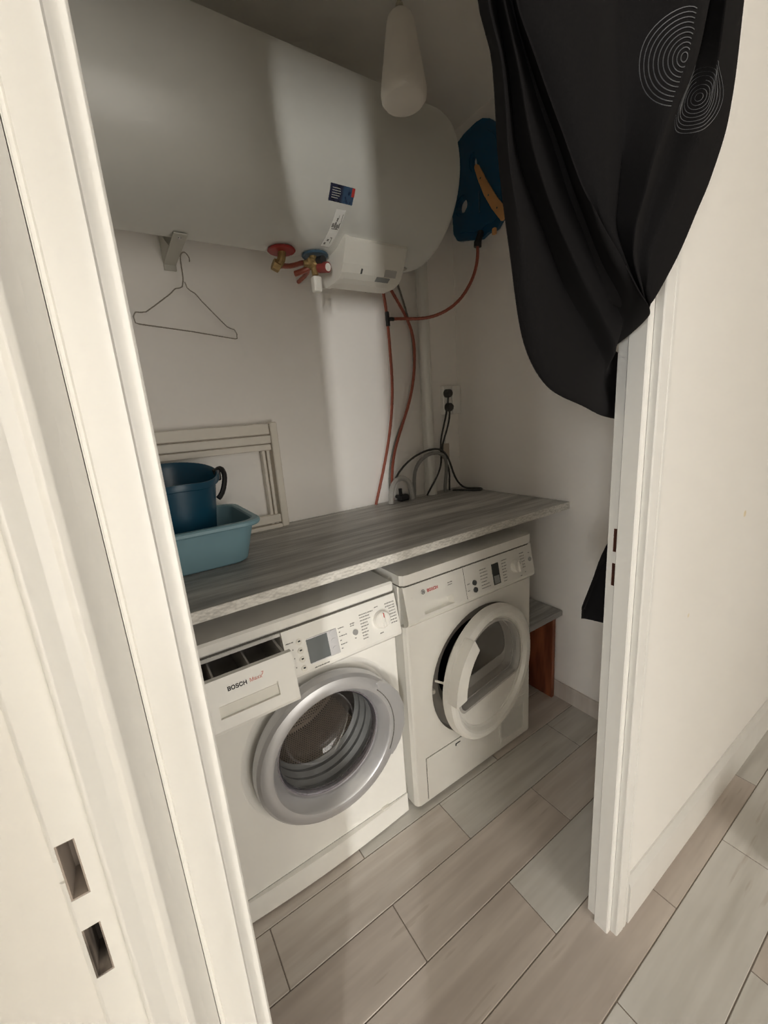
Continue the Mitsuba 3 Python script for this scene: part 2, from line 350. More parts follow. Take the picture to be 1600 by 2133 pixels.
for i, (w, yw, L) in enumerate(((W1, -4.64, GAP_LIGHT), (W2, -4.64, ROOM_LIGHT), (W3, -2.64, HALL_LIGHT))):
    a, b, c, d = w; k = f'unseen_window_{i + 1}'
    fr = cat([box(a, a + 0.03, yw - 0.02, yw + 0.03, c, d), box(b - 0.03, b, yw - 0.02, yw + 0.03, c, d), box(a, b, yw - 0.02, yw + 0.03, c, c + 0.03), box(a, b, yw - 0.02, yw + 0.03, d - 0.03, d)])
    struct('frame', fr, 'trim_paint_dimmed', parent=k)
    pane = trimesh.Trimesh([[a, yw, c], [b, yw, c], [b, yw, d], [a, yw, d]], [[0, 2, 1], [0, 3, 2]], process=False)   # faces +y
    scene[f'{k}__pane'] = mikit.ply(pane, 'mat_plain_white', emitter={'type': 'area', 'radiance': rgb(L)})
    labels[k] = {'kind': 'structure', 'label': 'pane with daylight, out of view, placed to light closet and hall'}

struct('baseboard_end', box(0.689, 0.80, -1.00, -0.736, 0.0005, 0.140, 0.003), 'trim_paint_dimmed', 'white skirting end at the right edge of the hall floor', smooth=False)

a, b, c, d = W4; xw = -4.08
struct('frame', cat([box(xw - 0.02, xw + 0.03, a, a + 0.03, c, d), box(xw - 0.02, xw + 0.03, b - 0.03, b, c, d), box(xw - 0.02, xw + 0.03, a, b, c, c + 0.03), box(xw - 0.02, xw + 0.03, a, b, d - 0.03, d)]), 'trim_paint_dimmed', parent='unseen_window_4')
pane = trimesh.Trimesh([[xw, a, c], [xw, b, c], [xw, b, d], [xw, a, d]], [[0, 1, 2], [0, 2, 3]], process=False)   # faces +x
scene['unseen_window_4__pane'] = mikit.ply(pane, 'mat_plain_white', emitter={'type': 'area', 'radiance': rgb(SIDE_LIGHT)})
labels['unseen_window_4'] = {'kind': 'structure', 'label': 'pane with daylight, out of view, placed to light closet and hall'}

# ------------------------------------------------------------------ washing machine
WX0, WX1, WY = -0.62, -0.02, 0.022
KW = 0.2455
def wp(x, z, out=0.0, sh=0.0):      # point on the sloped control panel of the washer
    return np.array([x, 0.015 - sh - (0.81 - z) * KW, z]) + out * np.array([0, -1, KW]) / math.hypot(1, KW)
def dp(x, z, out=0.0):
    k = KW * 0.8
    return np.array([x, 0.008 - (0.82 - z) * k, z]) + out * np.array([0, -1, k]) / math.hypot(1, k)
def wf(x, z, out=0, sh=0): return frame(wp(x, z, out, sh), (1, 0, 0), (0, KW, 1))
def df(x, z, out=0): return frame(dp(x, z, out), (1, 0, 0), (0, KW * 0.8, 1))
def lines(spec, fr, h=0.0035):      # rows of small print: (x0, x1, z)
    ms = []
    for x0, x1, z in spec:
        x = x0
        while x < x1 - 0.002:
            w = min(rng.uniform(0.004, 0.010), x1 - x)
            ms.append(move(box(0, w - 0.0015, -h / 2, h / 2, 0, 0.0004), fr(x, z)))
            x += w
    return cat(ms)
w = thing('washing_machine', 'white front-loading washing machine with silver door ring and detergent drawer pulled open', 'washing machine')
CX, CZ = -0.275, 0.435
body = box(WX0, WX1, WY, 0.60, 0.012, 0.806, 0.004)
dish = lathe([(0.0, 0.0), (0.248, 0.0), (0.240, 0.0035), (0.226, 0.0125), (0.0, 0.0125), (0.0, 0.0)], 64, (CX, WY - 0.0005, CZ), 'y')
cutdoor = trimesh.creation.cylinder(radius=0.170, segment=[[CX, -0.1, CZ], [CX, 0.12, CZ]], sections=64)
cavity = trimesh.creation.cylinder(radius=0.246, segment=[[CX, 0.11, CZ], [CX, 0.50, CZ]], sections=64)
slot = box(WX0 + 0.03, -0.368, -0.01, 0.30, 0.684, 0.797)
for mm in (dish, cutdoor, cavity):
    if mm.volume < 0: mm.invert()
body = diff(body, dish, cutdoor, cavity, box(WX0 + 0.012, -0.3685, -0.02, 0.30, 0.69, 0.795))
add('body', body, 'appliance', w, 25)
add('top', box(WX0 - 0.001, WX1 + 0.001, 0.014, 0.61, 0.812, 0.845, 0.006), 'appliance', w)
# plinth with a bowed front
pl = [(WX0 + 0.002, 0.10)] + [(WX0 + 0.002 + 0.596 * t, WY - 0.004 - 0.012 * math.sin(math.pi * t)) for t in np.linspace(0, 1, 17)] + [(WX1 - 0.002, 0.10)]
add('plinth', prism(pl, 0.006, 0.076, 'z'), 'appliance', w, 30)
add('plinth_seam', box(WX0 + 0.01, WX1 - 0.004, WY - 0.0004, WY + 0.004, 0.0765, 0.0776), 'print', w)
add('filter_notch', box(-0.125, -0.098, WY - 0.012, WY - 0.0, 0.0755, 0.0835, 0.002), 'off_white', w)
for fx in (WX0 + 0.05, WX1 - 0.05):
    for fy in (0.07, 0.55):
        add('foot', trimesh.creation.cylinder(radius=0.018, segment=[[fx, fy, 0.0], [fx, fy, 0.02]], sections=16), 'black', w)
# control panel: sloped slab right of the drawer, lower bulge under it
prof = lambda sh: [(0.030 - sh, 0.808), (0.0145 - sh, 0.808), (0.015 - sh - 0.118 * KW + 0.0005, 0.694), (0.015 - sh - 0.124 * KW + 0.004, 0.686), (0.002 - sh, 0.674), (0.024 - sh, 0.664)]
add('control_panel', prism(prof(0), -0.368, WX1, 'x'), 'appliance', w, 20)
add('panel_seam', box(WX0 + 0.004, WX1 - 0.002, 0.0165, 0.03, 0.8082, 0.8118), 'seam', w)
add('lower_panel', prism([(0.030, 0.690), (0.004, 0.688), (0.012, 0.672), (0.030, 0.662)], WX0, -0.369, 'x'), 'appliance', w, 20)
# drawer pulled out
SH = 0.077
dr_front = prism([(0.0145 - SH + 0.010, 0.797), (0.0145 - SH - 0.0025, 0.797), (0.015 - SH - 0.118 * KW, 0.690), (0.015 - SH - 0.122 * KW + 0.003, 0.682), (0.0145 - SH + 0.004, 0.680)], WX0 + 0.004, -0.372, 'x')
rec = cat([move(box(-0.0655, 0.0655, -0.0165, 0.0165, -0.009, 0.02), wf(-0.4815, 0.729, 0, SH))])
dk = add('drawer', diff(dr_front, rec), 'appliance', w, 20)
add('handle_recess', move(box(-0.065, 0.065, -0.016, 0.008, -0.0088, -0.0075), wf(-0.4815, 0.729, 0, SH)), 'off_white', dk)
add('drawer_tray', cat([box(WX0 + 0.02, WX0 + 0.026, -0.058, 0.25, 0.70, 0.785), box(-0.386, -0.380, -0.058, 0.25, 0.70, 0.785), box(WX0 + 0.02, -0.38, -0.056, 0.25, 0.70, 0.704),
                        box(-0.545, -0.541, -0.058, 0.25, 0.70, 0.783), box(-0.465, -0.461, -0.058, 0.25, 0.70, 0.783)]), 'hose_grey', w)
t1 = move(meshkit.text_mesh('BOSCH', 0.0088, 0.0006, True), wf(-0.5235, 0.7655, 0.0003, SH))
add('brand_lettering', t1, 'print_black', dk, False)
add('model_lettering', cat([move(meshkit.text_mesh('Maxx', 0.0082, 0.0005), wf(-0.4755, 0.7665, 0.0003, SH)), move(meshkit.text_mesh('7', 0.0075, 0.0005), wf(-0.4485, 0.7715, 0.0003, SH))]), 'print_pink', dk, False)
# display, buttons, knob
bez = add('display', move(box(-0.043, 0.043, -0.034, 0.034, -0.003, 0.0012, 0.001), wf(-0.264, 0.7385)), 'silver', w)
add('screen', move(box(-0.0305, 0.0285, -0.031, 0.031, 0.0005, 0.0017), wf(-0.2785, 0.7385)), 'lcd', bez)
for z in (0.762, 0.740, 0.719):
    add('soft_button', move(disc(0.0088, 0.004, 20), wf(-0.2345, z, 0.001)), 'silver', bez)
for z in (0.771, 0.748, 0.726, 0.703):
    b_ = add('button', move(disc(0.0078, 0.004, 20), wf(-0.3275, z, 0.001)), 'off_white', w)
    add('mark', move(box(-0.003, 0.003, 0.0005, 0.004, 0.0015, 0.0026), wf(-0.3275, z, 0.001)), 'print_black', b_)
add('start_button', move(disc(0.0075, 0.006, 20), wf(-0.168, 0.7415, 0.001)), 'button_grey', w)
kn = add('selector_knob', move(cat([lathe([(0, 0.016), (0.022, 0.0155), (0.0245, 0.013), (0.0265, 0.0), (0.0, 0.0)], 40), box(-0.005, 0.005, -0.021, 0.021, 0.012, 0.021, 0.003)]), wf(-0.080, 0.749)), 'plain_white', w)
add('pointer', move(box(-0.001, 0.001, 0.008, 0.0205, 0.0205, 0.0218), wf(-0.080, 0.749)), 'print_red', kn)
leg = [(-0.147, -0.100, 0.781)] + [(-0.147, -0.147 + L_, 0.7735 - i * 0.0083) for i, L_ in enumerate((0.034, 0.037, 0.024, 0.026, 0.020, 0.022, 0.018, 0.018))]
leg += [(-0.060 + 0.003 * i * 0.2, -0.026, 0.786 - i * 0.0085) for i in range(2)] + [(-0.049, -0.026, 0.7705 - i * 0.0085) for i in range(6)]
leg += [(-0.362, -0.341, 0.7755), (-0.216, -0.197, 0.767), (-0.216, -0.192, 0.746), (-0.216, -0.195, 0.724), (-0.179, -0.163, 0.767), (-0.179, -0.165, 0.7615), (-0.092, -0.078, 0.712), (-0.095, -0.082, 0.787), (-0.216, -0.210, 0.757), (-0.216, -0.210, 0.735), (-0.216, -0.210, 0.714), (-0.172, -0.166, 0.726), (-0.300, -0.256, 0.694), (-0.348, -0.344, 0.757), (-0.348, -0.344, 0.735), (-0.348, -0.344, 0.712)]
add('printed_legend', lines(leg, lambda x, z: wf(x, z, 0.0002), 0.0026), 'print', w, False)
# door
ring = lathe([(0.166, 0.012), (0.216, 0.012), (0.2195, 0.004), (0.2195, -0.006), (0.2165, -0.020), (0.209, -0.029), (0.199, -0.0335), (0.186, -0.0350), (0.178, -0.0335), (0.173, -0.029), (0.158, -0.006), (0.1535, 0.004), (0.153, 0.030), (0.162, 0.030), (0.166, 0.012)], 96, (CX, 0, CZ), 'y')
dkey = add('door_ring', ring, 'silver', w, 25)
def arc(r, a0, a1, n=24): return [(r * math.cos(math.radians(a)), r * math.sin(math.radians(a))) for a in np.linspace(a0, a1, n)]
grip = Polygon([(x + CX, z + CZ) for x, z in [(r * math.cos(math.radians(a)), r * math.sin(math.radians(a))) for a, r in
      [(-34, 0.206), (-28, 0.2145), (-20, 0.2220), (-8, 0.2285), (8, 0.2310), (22, 0.2290), (34, 0.2220), (42, 0.2130), (46, 0.205)]] + arc(0.190, 40, -26, 14)])
add('door_handle', prism(grip.buffer(-0.003).buffer(0.003), -0.0352, 0.006, 'y'), 'silver', dkey, 25)
gut = Polygon([(x + CX, z + CZ) for x, z in arc(0.1905, 42, -28, 16) + arc(0.1885, -28, 42, 16)])
add('handle_gap', prism(gut, -0.0362, -0.030, 'y'), 'seam', dkey)
add('inner_rim', lathe([(0.1530, 0.006), (0.1505, 0.004), (0.1470, 0.010), (0.1460, 0.022), (0.150, 0.026), (0.153, 0.022), (0.153, 0.006)], 72, (CX, 0, CZ), 'y'), 'chrome', dkey)
add('porthole_glass', lathe([(0.147, 0.015), (0.140, 0.040), (0.128, 0.075), (0.116, 0.098), (0.09, 0.106), (0.0, 0.109)], 64, (CX, 0, CZ), 'y'), 'glass', w, True)
add('gasket', lathe([(0.168, 0.032), (0.160, 0.042), (0.163, 0.055), (0.152, 0.066), (0.156, 0.080), (0.146, 0.092), (0.150, 0.108), (0.140, 0.118), (0.143, 0.124), (0.168, 0.124), (0.169, 0.04), (0.168, 0.032)], 72, (CX, 0, CZ), 'y'), 'rubber', w, 40)
drum = add('drum', lathe([(0.155, 0.128), (0.238, 0.132), (0.238, 0.38), (0.20, 0.392), (0.06, 0.400), (0.0, 0.386)], 72, (CX, 0, CZ), 'y'), 'drum', w, 30)
add('drum_lip', lathe([(0.150, 0.126), (0.158, 0.122), (0.163, 0.128), (0.156, 0.133), (0.150, 0.126)], 72, (CX, 0, CZ), 'y'), 'chrome', w)
for a in (95, 215, 335):
    ca, sa = math.cos(math.radians(a)), math.sin(math.radians(a))
    M = frame((CX + 0.21 * ca, 0.26, CZ + 0.21 * sa), (sa, 0, -ca), (0, 1, 0))
    add('paddle', move(trimesh.Trimesh(np.array([(x, y, z) for x, z in ((-0.035, -0.025), (0.035, -0.025), (0.010, 0.012), (-0.010, 0.012)) for y in (-0.10, 0.10)])).convex_hull, M), 'drum_rim', drum)

# ------------------------------------------------------------------ tumble dryer
d = thing('tumble_dryer', 'white tumble dryer with round door ajar, right of the washing machine', 'tumble dryer')
EX, EZ, ER = 0.335, 0.412, 0.243
DX0, DX1 = 0.0, 0.597
bpoly = Polygon([(DX0 + 0.002, 0.58), (DX0 + 0.002, 0.016), (DX0 + 0.008, 0.005), (DX0 + 0.020, 0.0), (DX1 - 0.012, 0.0), (DX1 - 0.002, 0.006), (DX1, 0.012), (DX1, 0.58)])
dbody = prism(bpoly, 0.010, 0.816, 'z')
cyl = lambda r, y0, y1, x=EX, z=EZ: trimesh.creation.cylinder(radius=r, segment=[[x, y0, z], [x, y1, z]], sections=72)
grill = box(0.421, 0.548, -0.02, 0.012, 0.047, 0.160)
dbody = diff(dbody, cyl(ER, -0.1, 0.035), cyl(0.19, 0.0, 0.45), grill, box(-0.01, 0.61, -0.02, 0.029, 0.686, 0.83))
add('body', dbody, 'appliance', d, 25)
tpoly = Polygon([(DX0, 0.585), (DX0, 0.014), (DX0 + 0.008, 0.004), (DX0 + 0.022, 0.001), (DX1 - 0.02, 0.001), (DX1 - 0.004, 0.006), (DX1 + 0.001, 0.016), (DX1 + 0.001, 0.585)])
add('top', prism(tpoly, 0.8225, 0.855, 'z'), 'appliance', d, 30)
add('top_seam', prism(tpoly.buffer(-0.0035), 0.8155, 0.823, 'z'), 'seam', d)
kd = KW * 0.8
pan = prism([(0.030, 0.817), (0.0075, 0.817), (0.008 - 0.112 * kd, 0.708), (0.008 - 0.118 * kd + 0.003, 0.700), (-0.002, 0.690), (0.010, 0.684)], DX0 + 0.006, DX1 + 0.001, 'x')
recD = move(trimesh.Trimesh(np.array([(-0.066, -0.0165, -0.020), (0.050, -0.0165, -0.020), (-0.066, 0.010, -0.020), (0.046, 0.008, -0.020), (-0.068, -0.0185, 0.03), (0.068, -0.0185, 0.03), (-0.068, 0.0165, 0.03), (0.068, 0.0185, 0.03)])).convex_hull, df(0.138, 0.732))
add('control_panel', diff(pan, recD), 'appliance', d, 20)
add('panel_seam', move(box(-0.0006, 0.0006, -0.054, 0.052, -0.001, 0.0004), df(0.2505, 0.761)), 'seam', d)
add('brand_lettering', move(meshkit.text_mesh('BOSCH', 0.0092, 0.0006, True), df(0.0925, 0.7795, 0.0006)), 'print_red', d, False)
rg = cat([move(lathe([(0.0058, 0), (0.0072, 0), (0.0072, 0.0005), (0.0058, 0.0005), (0.0058, 0)], 28), df(0.078, 0.784, 0.0002)), move(box(-0.0032, -0.0018, -0.004, 0.004, 0, 0.0005), df(0.078, 0.784, 0.0002)),
          move(box(0.0018, 0.0032, -0.004, 0.004, 0, 0.0005), df(0.078, 0.784, 0.0002)), move(box(-0.002, 0.002, -0.0007, 0.0007, 0, 0.0005), df(0.078, 0.784, 0.0002))])
add('brand_emblem', rg, 'print_black', d, False)
sc = add('display', move(box(-0.0175, 0.0175, -0.037, 0.037, -0.002, 0.001, 0.0006), df(0.398, 0.7545)), 'lcd_dark', d)
add('screen_field', move(box(-0.013, 0.013, -0.034, -0.006, 0.0005, 0.0014), df(0.398, 0.7545)), 'grey_plastic', sc)
for z in (0.753, 0.729):
    add('button', move(disc(0.0088, 0.006, 20), df(0.291, z, 0.001)), 'dark_grey', d)
kn = add('selector_knob', move(cat([lathe([(0, 0.017), (0.020, 0.0165), (0.0225, 0.014), (0.025, 0.0), (0.0, 0.0)], 40), box(-0.005, 0.005, -0.020, 0.020, 0.012, 0.023, 0.003)]), df(0.500, 0.755)), 'plain_white', d)
add('pointer', move(box(-0.0008, 0.0008, 0.010, 0.019, 0.0225, 0.0236), df(0.500, 0.755)), 'print', kn)
add('indicator', move(disc(0.008, 0.004, 20), df(0.580, 0.761, 0.001)), 'button_grey', d)
leg = [(0.322, 0.322 + L_, 0.786 - i * 0.0105) for i, L_ in enumerate((0.032, 0.040, 0.038, 0.034, 0.030, 0.040, 0.046))] + [(0.431, 0.431 + L_, 0.791 - i * 0.0103) for i, L_ in enumerate((0.030, 0.022, 0.026, 0.020, 0.024, 0.018, 0.022, 0.018))]
leg += [(0.529, 0.554, 0.793 - i * 0.0105) for i in range(6)] + [(0.178, 0.199, 0.784), (0.178, 0.199, 0.777), (0.258, 0.272, 0.755), (0.258, 0.268, 0.733), (0.575, 0.585, 0.785), (0.545, 0.552, 0.722), (0.520, 0.530, 0.714)]
add('printed_legend', lines(leg, lambda x, z: df(x, z, 0.0002), 0.0024), 'print', d, False)
# lower flap and grille
add('flap_gap', cat([box(0.050, 0.0515, -0.0006, 0.002, 0.020, 0.186), box(0.050, 0.398, -0.0006, 0.002, 0.1845, 0.186)]), 'seam', d)
fl = add('service_flap', box(0.0515, 0.398, -0.0035, 0.001, 0.016, 0.1842, 0.0015), 'appliance', d)
add('finger_slot', cat([box(0.181, 0.204, -0.0045, -0.001, 0.170, 0.174), box(0.181, 0.185, -0.0045, -0.001, 0.164, 0.174)]), 'dark_grey', fl)
gr = add('vent_grille', cat([box(0.410, 0.421, -0.003, 0.001, 0.030, 0.196, 0.001), box(0.548, 0.575, -0.003, 0.001, 0.030, 0.196, 0.001), box(0.421, 0.548, -0.003, 0.001, 0.030, 0.047, 0.001), box(0.421, 0.548, -0.003, 0.001, 0.160, 0.196, 0.001)]), 'appliance', d)
slat = mikit.ply(box(0.421, 0.548, -0.003, 0.009, -0.0019, 0.0019, 0.0009), 'mat_appliance', smooth=False)
for i in range(16):
    scene[num(gr + '__slat')] = {**slat, 'to_world': T().translate([0, 0, 0.0508 + i * 0.00705])}
for fx in (0.05, 0.55):
    for fy in (0.07, 0.52):
        add('foot', trimesh.creation.cylinder(radius=0.018, segment=[[fx, fy, 0.0], [fx, fy, 0.02]], sections=16), 'black', d)
# recess ring and drum
add('grille_shade', box(0.4205, 0.5485, 0.0105, 0.0125, 0.046, 0.161), 'dark_grey', gr)  # dark sheet standing in for shade behind the slats
add('recess', lathe([(ER - 0.001, 0.006), (ER - 0.003, 0.034), (0.190, 0.034), (0.185, 0.060), (0.160, 0.070)], 72, (EX, 0, EZ), 'y'), 'hose_grey', d, 25)
add('drum', lathe([(0.160, 0.070), (0.186, 0.085), (0.186, 0.42), (0.0, 0.43)], 64, (EX, 0, EZ), 'y'), 'dark_grey', d, 30)
# door ajar on its right-hand hinge
TH = math.radians(7.5)
HX = 0.578
def door_tf(m):
    m = m.copy()
    v = m.vertices
    x, y = v[:, 0] + (EX - 0.011 - HX), v[:, 1]
    c, s = math.cos(TH), math.sin(TH)
    m.vertices = np.c_[HX + x * c - y * s, -0.002 + x * s + y * c, v[:, 2] + 0.425]
    return m
RD = 0.237
dd = add('door_ring', door_tf(lathe([(0.192, 0.010), (0.232, 0.016), (RD, 0.008), (RD, -0.010), (0.234, -0.021), (0.224, -0.027), (0.212, -0.028), (0.205, -0.024), (0.198, -0.012), (0.192, -0.009), (0.192, 0.010)], 96, (0, 0, 0), 'y')), 'appliance', d, 25)
gz = -0.052
def dshape(r, flat, k=0.03):
    p = Point(0, 0).buffer(r, 48).intersection(sbox(-1, flat, 1, 1))
    return p.buffer(-k).buffer(k)
plate = Point(0, 0).buffer(0.1925, 64).difference(dshape(0.186, -0.084))
add('door_panel', door_tf(prism(plate, -0.006, 0.012, 'y')), 'appliance', dd, 20)
rim2 = dshape(0.186, -0.084).difference(dshape(0.178, -0.076))
add('window_rim', door_tf(prism(rim2, -0.010, 0.02, 'y')), 'hose_grey', dd, 20)
add('window_bowl', door_tf(prism(dshape(0.179, -0.077).difference(dshape(0.174, -0.072)), 0.02, 0.052, 'y')), 'hose_grey', dd, 20)
add('window_pane', door_tf(prism(dshape(0.178, -0.076), 0.006, 0.0062, 'y')), 'glass', dd, False)
add('window_floor', door_tf(prism(dshape(0.176, -0.074).difference(dshape(0.173, -0.031)), 0.050, 0.056, 'y')), 'hose_grey', dd, 20)
add('window_back', door_tf(prism(dshape(0.174, -0.030), 0.052, 0.056, 'y')), 'smoke_glass', dd, 20)
hp = Polygon([(r * math.cos(math.radians(a)), r * math.sin(math.radians(a))) for a, r in [(a, 0.2375) for a in np.linspace(126, 180, 16)]] + [(r * math.cos(math.radians(a)), r * math.sin(math.radians(a))) for a, r in [(a, 0.186) for a in np.linspace(179, 128, 16)]]).buffer(-0.004).buffer(0.004)
hm = prism(hp, -0.046, -0.010, 'y')
add('door_handle', door_tf(hm), 'plain_white', dd, 25)
add('latch', rod((0.098, -0.012, 0.47), (0.112, -0.045, 0.472), 0.004), 'plain_white', d)
add('latch_plate', box(0.10, 0.112, 0.006, 0.02, 0.405, 0.42, 0.002), 'plain_white', d)

# ------------------------------------------------------------------ worktop and what stands on it
k = thing('worktop', 'long grey wood-grain laminate worktop above both machines', 'worktop')
add('slab', box(XL + 0.002, XR - 0.004, 0.0225, YB - 0.003, 0.896, 0.925, 0.001), 'laminate', k, False)
add('edge_band', box(XL + 0.002, XR - 0.004, 0.0195, 0.0225, 0.896, 0.925, 0.0012), 'laminate_edge', k, False, label='pale speckled front edge')
k = thing('side_bench', 'low bench with grey top and dark red wooden leg between dryer and wall', 'bench')
add('bench_top', box(0.61, 0.864, 0.036, 0.45, 0.414, 0.440, 0.004), 'laminate', k, 30)
for x0, x1, y0 in ((0.833, 0.853, 0.062), (0.616, 0.634, 0.062)):
    add('leg', box(x0, x1, y0, y0 + 0.30, 0.0, 0.414, 0.002), 'red_wood', k, False, label='dark red wooden leg board')

def rrect(x0, x1, y0, y1, r, n=6):
    pts = []
    for cx, cy, a in ((x1 - r, y1 - r, 0), (x0 + r, y1 - r, 90), (x0 + r, y0 + r, 180), (x1 - r, y0 + r, 270)):
        for q in range(n + 1):
            t = math.radians(a + 90 * q / n); pts.append((cx + r * math.cos(t), cy + r * math.sin(t)))
    return np.array(pts)
def loft(rings, cap0=True, cap1=False):
    n = len(rings[0]); v = np.vstack(rings); f = []
    for i in range(len(rings) - 1):
        for j in range(n):
            a, b = i * n + j, i * n + (j + 1) % n
            f += [[a, b, b + n], [a, b + n, a + n]]
    v = list(v)
    for c, i in ((cap0, 0), (cap1, len(rings) - 1)):
        if c:
            v.append(np.mean(rings[i], axis=0)); q = len(v) - 1
            for j in range(n):
                a, b = i * n + j, i * n + (j + 1) % n
                f.append([q, b, a] if i == 0 else [q, a, b])
    m = trimesh.Trimesh(np.array(v), np.array(f), process=False); return m
def ring3(x0, x1, y0, y1, r, z): p = rrect(x0, x1, y0, y1, r); return np.c_[p, np.full(len(p), z)]
tub = loft([ring3(-0.845, -0.352, 0.285, 0.555, 0.045, 0.927), ring3(-0.852, -0.345, 0.277, 0.562, 0.05, 0.932), ring3(-0.872, -0.322, 0.252, 0.572, 0.055, 1.038), ring3(-0.874, -0.320, 0.250, 0.574, 0.055, 1.040),
            ring3(-0.886, -0.306, 0.236, 0.586, 0.058, 1.040), ring3(-0.889, -0.303, 0.233, 0.589, 0.06, 1.044), ring3(-0.889, -0.303, 0.233, 0.589, 0.06, 1.052), ring3(-0.885, -0.307, 0.237, 0.585, 0.058, 1.056),
            ring3(-0.872, -0.321, 0.252, 0.572, 0.054, 1.056), ring3(-0.868, -0.325, 0.256, 0.568, 0.052, 1.052), ring3(-0.848, -0.349, 0.281, 0.558, 0.047, 0.936), ring3(-0.84, -0.357, 0.289, 0.55, 0.042, 0.932)], True, True)
solo('plastic_tub', tub, 'tub_blue', 'pale blue-grey rectangular plastic tub on the left of the worktop', 'tub')
k = thing('bucket', 'dark blue plastic bucket standing inside the pale blue tub', 'bucket')
BX, BY = -0.502, 0.418
def bring(r, z, sl=0.0, n=56):
    a = np.linspace(0, 2 * math.pi, n, endpoint=False)
    q = np.c_[BX + r * np.cos(a), BY + r * np.sin(a), np.full(n, z)]
    q[:, 2] += sl * r * np.sin(a) + (0.012 * np.maximum(0, np.cos(a + math.pi / 2)) ** 6 if sl else 0)
    return q
S = 0.23
add('body', loft([bring(0.083, 0.934), bring(0.087, 0.939), bring(0.1165, 1.172, S), bring(0.119, 1.172, S), bring(0.1265, 1.176, S), bring(0.128, 1.186, S), bring(0.126, 1.194, S), bring(0.1235, 1.194, S), bring(0.116, 1.176, S), bring(0.0845, 0.945), bring(0.08, 0.942)], True, True), 'bucket_blue', k, 40)
add('handle', cat([tube(spline([(BX + 0.124, BY + 0.012, 1.186), (BX + 0.139, BY + 0.006, 1.196), (BX + 0.1435, BY - 0.008, 1.184), (BX + 0.136, BY - 0.026, 1.150), (BX + 0.121, BY - 0.036, 1.122), (BX + 0.110, BY - 0.040, 1.112)], 24), 0.0078, 8),
                   box(BX + 0.117, BX + 0.136, BY - 0.004, BY + 0.026, 1.160, 1.197, 0.004)]), 'black', k, label='black handle hanging from the rim')
k = thing('step_stool', 'white folded wooden step stool leaning on the back wall behind the bucket', 'stool')
for x0, x1 in ((-0.131, -0.104), (-0.586, -0.559)):
    add('post', box(x0, x1, 0.600, 0.640, 0.925, 1.326, 0.003), 'stool_white', k)
for z0, z1, y0 in ((1.283, 1.322, 0.603), (1.250, 1.279, 0.597), (1.224, 1.247, 0.606)):
    add('tread', box(-0.556, -0.134, y0, y0 + 0.026, z0, z1, 0.0025), 'stool_white', k)
for x0, x1 in ((-0.170, -0.158), (-0.153, -0.141), (-0.545, -0.533), (-0.528, -0.516)):
    add('inner_leg', box(x0, x1, 0.612, 0.636, 0.925, 1.224, 0.002), 'stool_white', k)
for z0, z1, y0 in ((0.946, 0.978, 0.600), (0.9255, 0.941, 0.592)):
    add('rail', box(-0.556, -0.134, y0, y0 + 0.020, z0, z1, 0.002), 'stool_white', k)

# ------------------------------------------------------------------ water heater
k = thing('water_heater', 'big white horizontal water heater tank under the ceiling on the back wall', 'water heater')
TY, TZ, TR = 0.402, 2.079, 0.2375
TX1 = 0.475
a_ = [(0.0, TX1), (0.08, TX1 - 0.0005), (0.16, TX1 - 0.004), (0.205, TX1 - 0.010), (0.226, TX1 - 0.018), (0.2345, TX1 - 0.028), (TR, TX1 - 0.042), (TR, -0.90), (0.226, -0.935), (0.18, -0.95), (0.0, -0.955)]
add('tank', lathe(a_, 96, (0, TY, TZ), 'x'), 'tank', k, 35)
def onT(x, deg, out=0.0):      # deg from straight down, negative towards the door
    a = math.radians(deg)
    return np.array([x, TY + (TR + out) * math.sin(a), TZ - (TR + out) * math.cos(a)])
def patch(x0, x1, a0, a1, out=0.0006, th=0.0006, n=14, skew=0.0):
    g = np.array([[onT(x0 + (x1 - x0) * q + skew * t, a0 + (a1 - a0) * t, out) for q in np.linspace(0, 1, 4)] for t in np.linspace(0, 1, n)])
    return sheet(g, th)
add('sticker', patch(-0.001, 0.075, -56, -46.3), 'sticker', k, True, label='small dark blue sticker')
add('sticker_corner', patch(0.0665, 0.0755, -56, -51.0, 0.0012, 0.0004, skew=0.0), 'print_red', k, True)
add('sticker_print', cat([patch(0.006 + 0.0, 0.006 + L_, -54.2 + 1.35 * i, -53.7 + 1.35 * i, 0.0012, 0.0003, 2) for i, L_ in enumerate((0.024, 0.026, 0.027, 0.025, 0.020))]), 'hose_grey', k, True)
add('paper_strip', patch(0.030, 0.060, -42.5, -12.0, skew=-0.006), 'paper', k, True, label='white paper strip with printed drawings')
pp = []
for x0, x1, b0, b1 in ((0.030, 0.036, -33, -30), (0.038, 0.043, -34, -29.5), (0.044, 0.050, -32.5, -29), (0.051, 0.055, -33.5, -30), (0.032, 0.054, -29.2, -28.6), (0.040, 0.044, -37, -34.6), (0.0545, 0.056, -40, -33.5), (0.044, 0.0455, -39, -36),
                       (0.046, 0.0475, -21.5, -16.2), (0.040, 0.047, -21.8, -21.2), (0.034, 0.040, -20, -18), (0.029, 0.035, -16.4, -14.4), (0.035, 0.041, -31.5, -30.6), (0.046, 0.053, -31.2, -30.4)):
    pp.append(patch(x0, x1, b0, b1, 0.0012, 0.0003, 3))
add('printed_drawings', cat(pp), 'print', k, True)
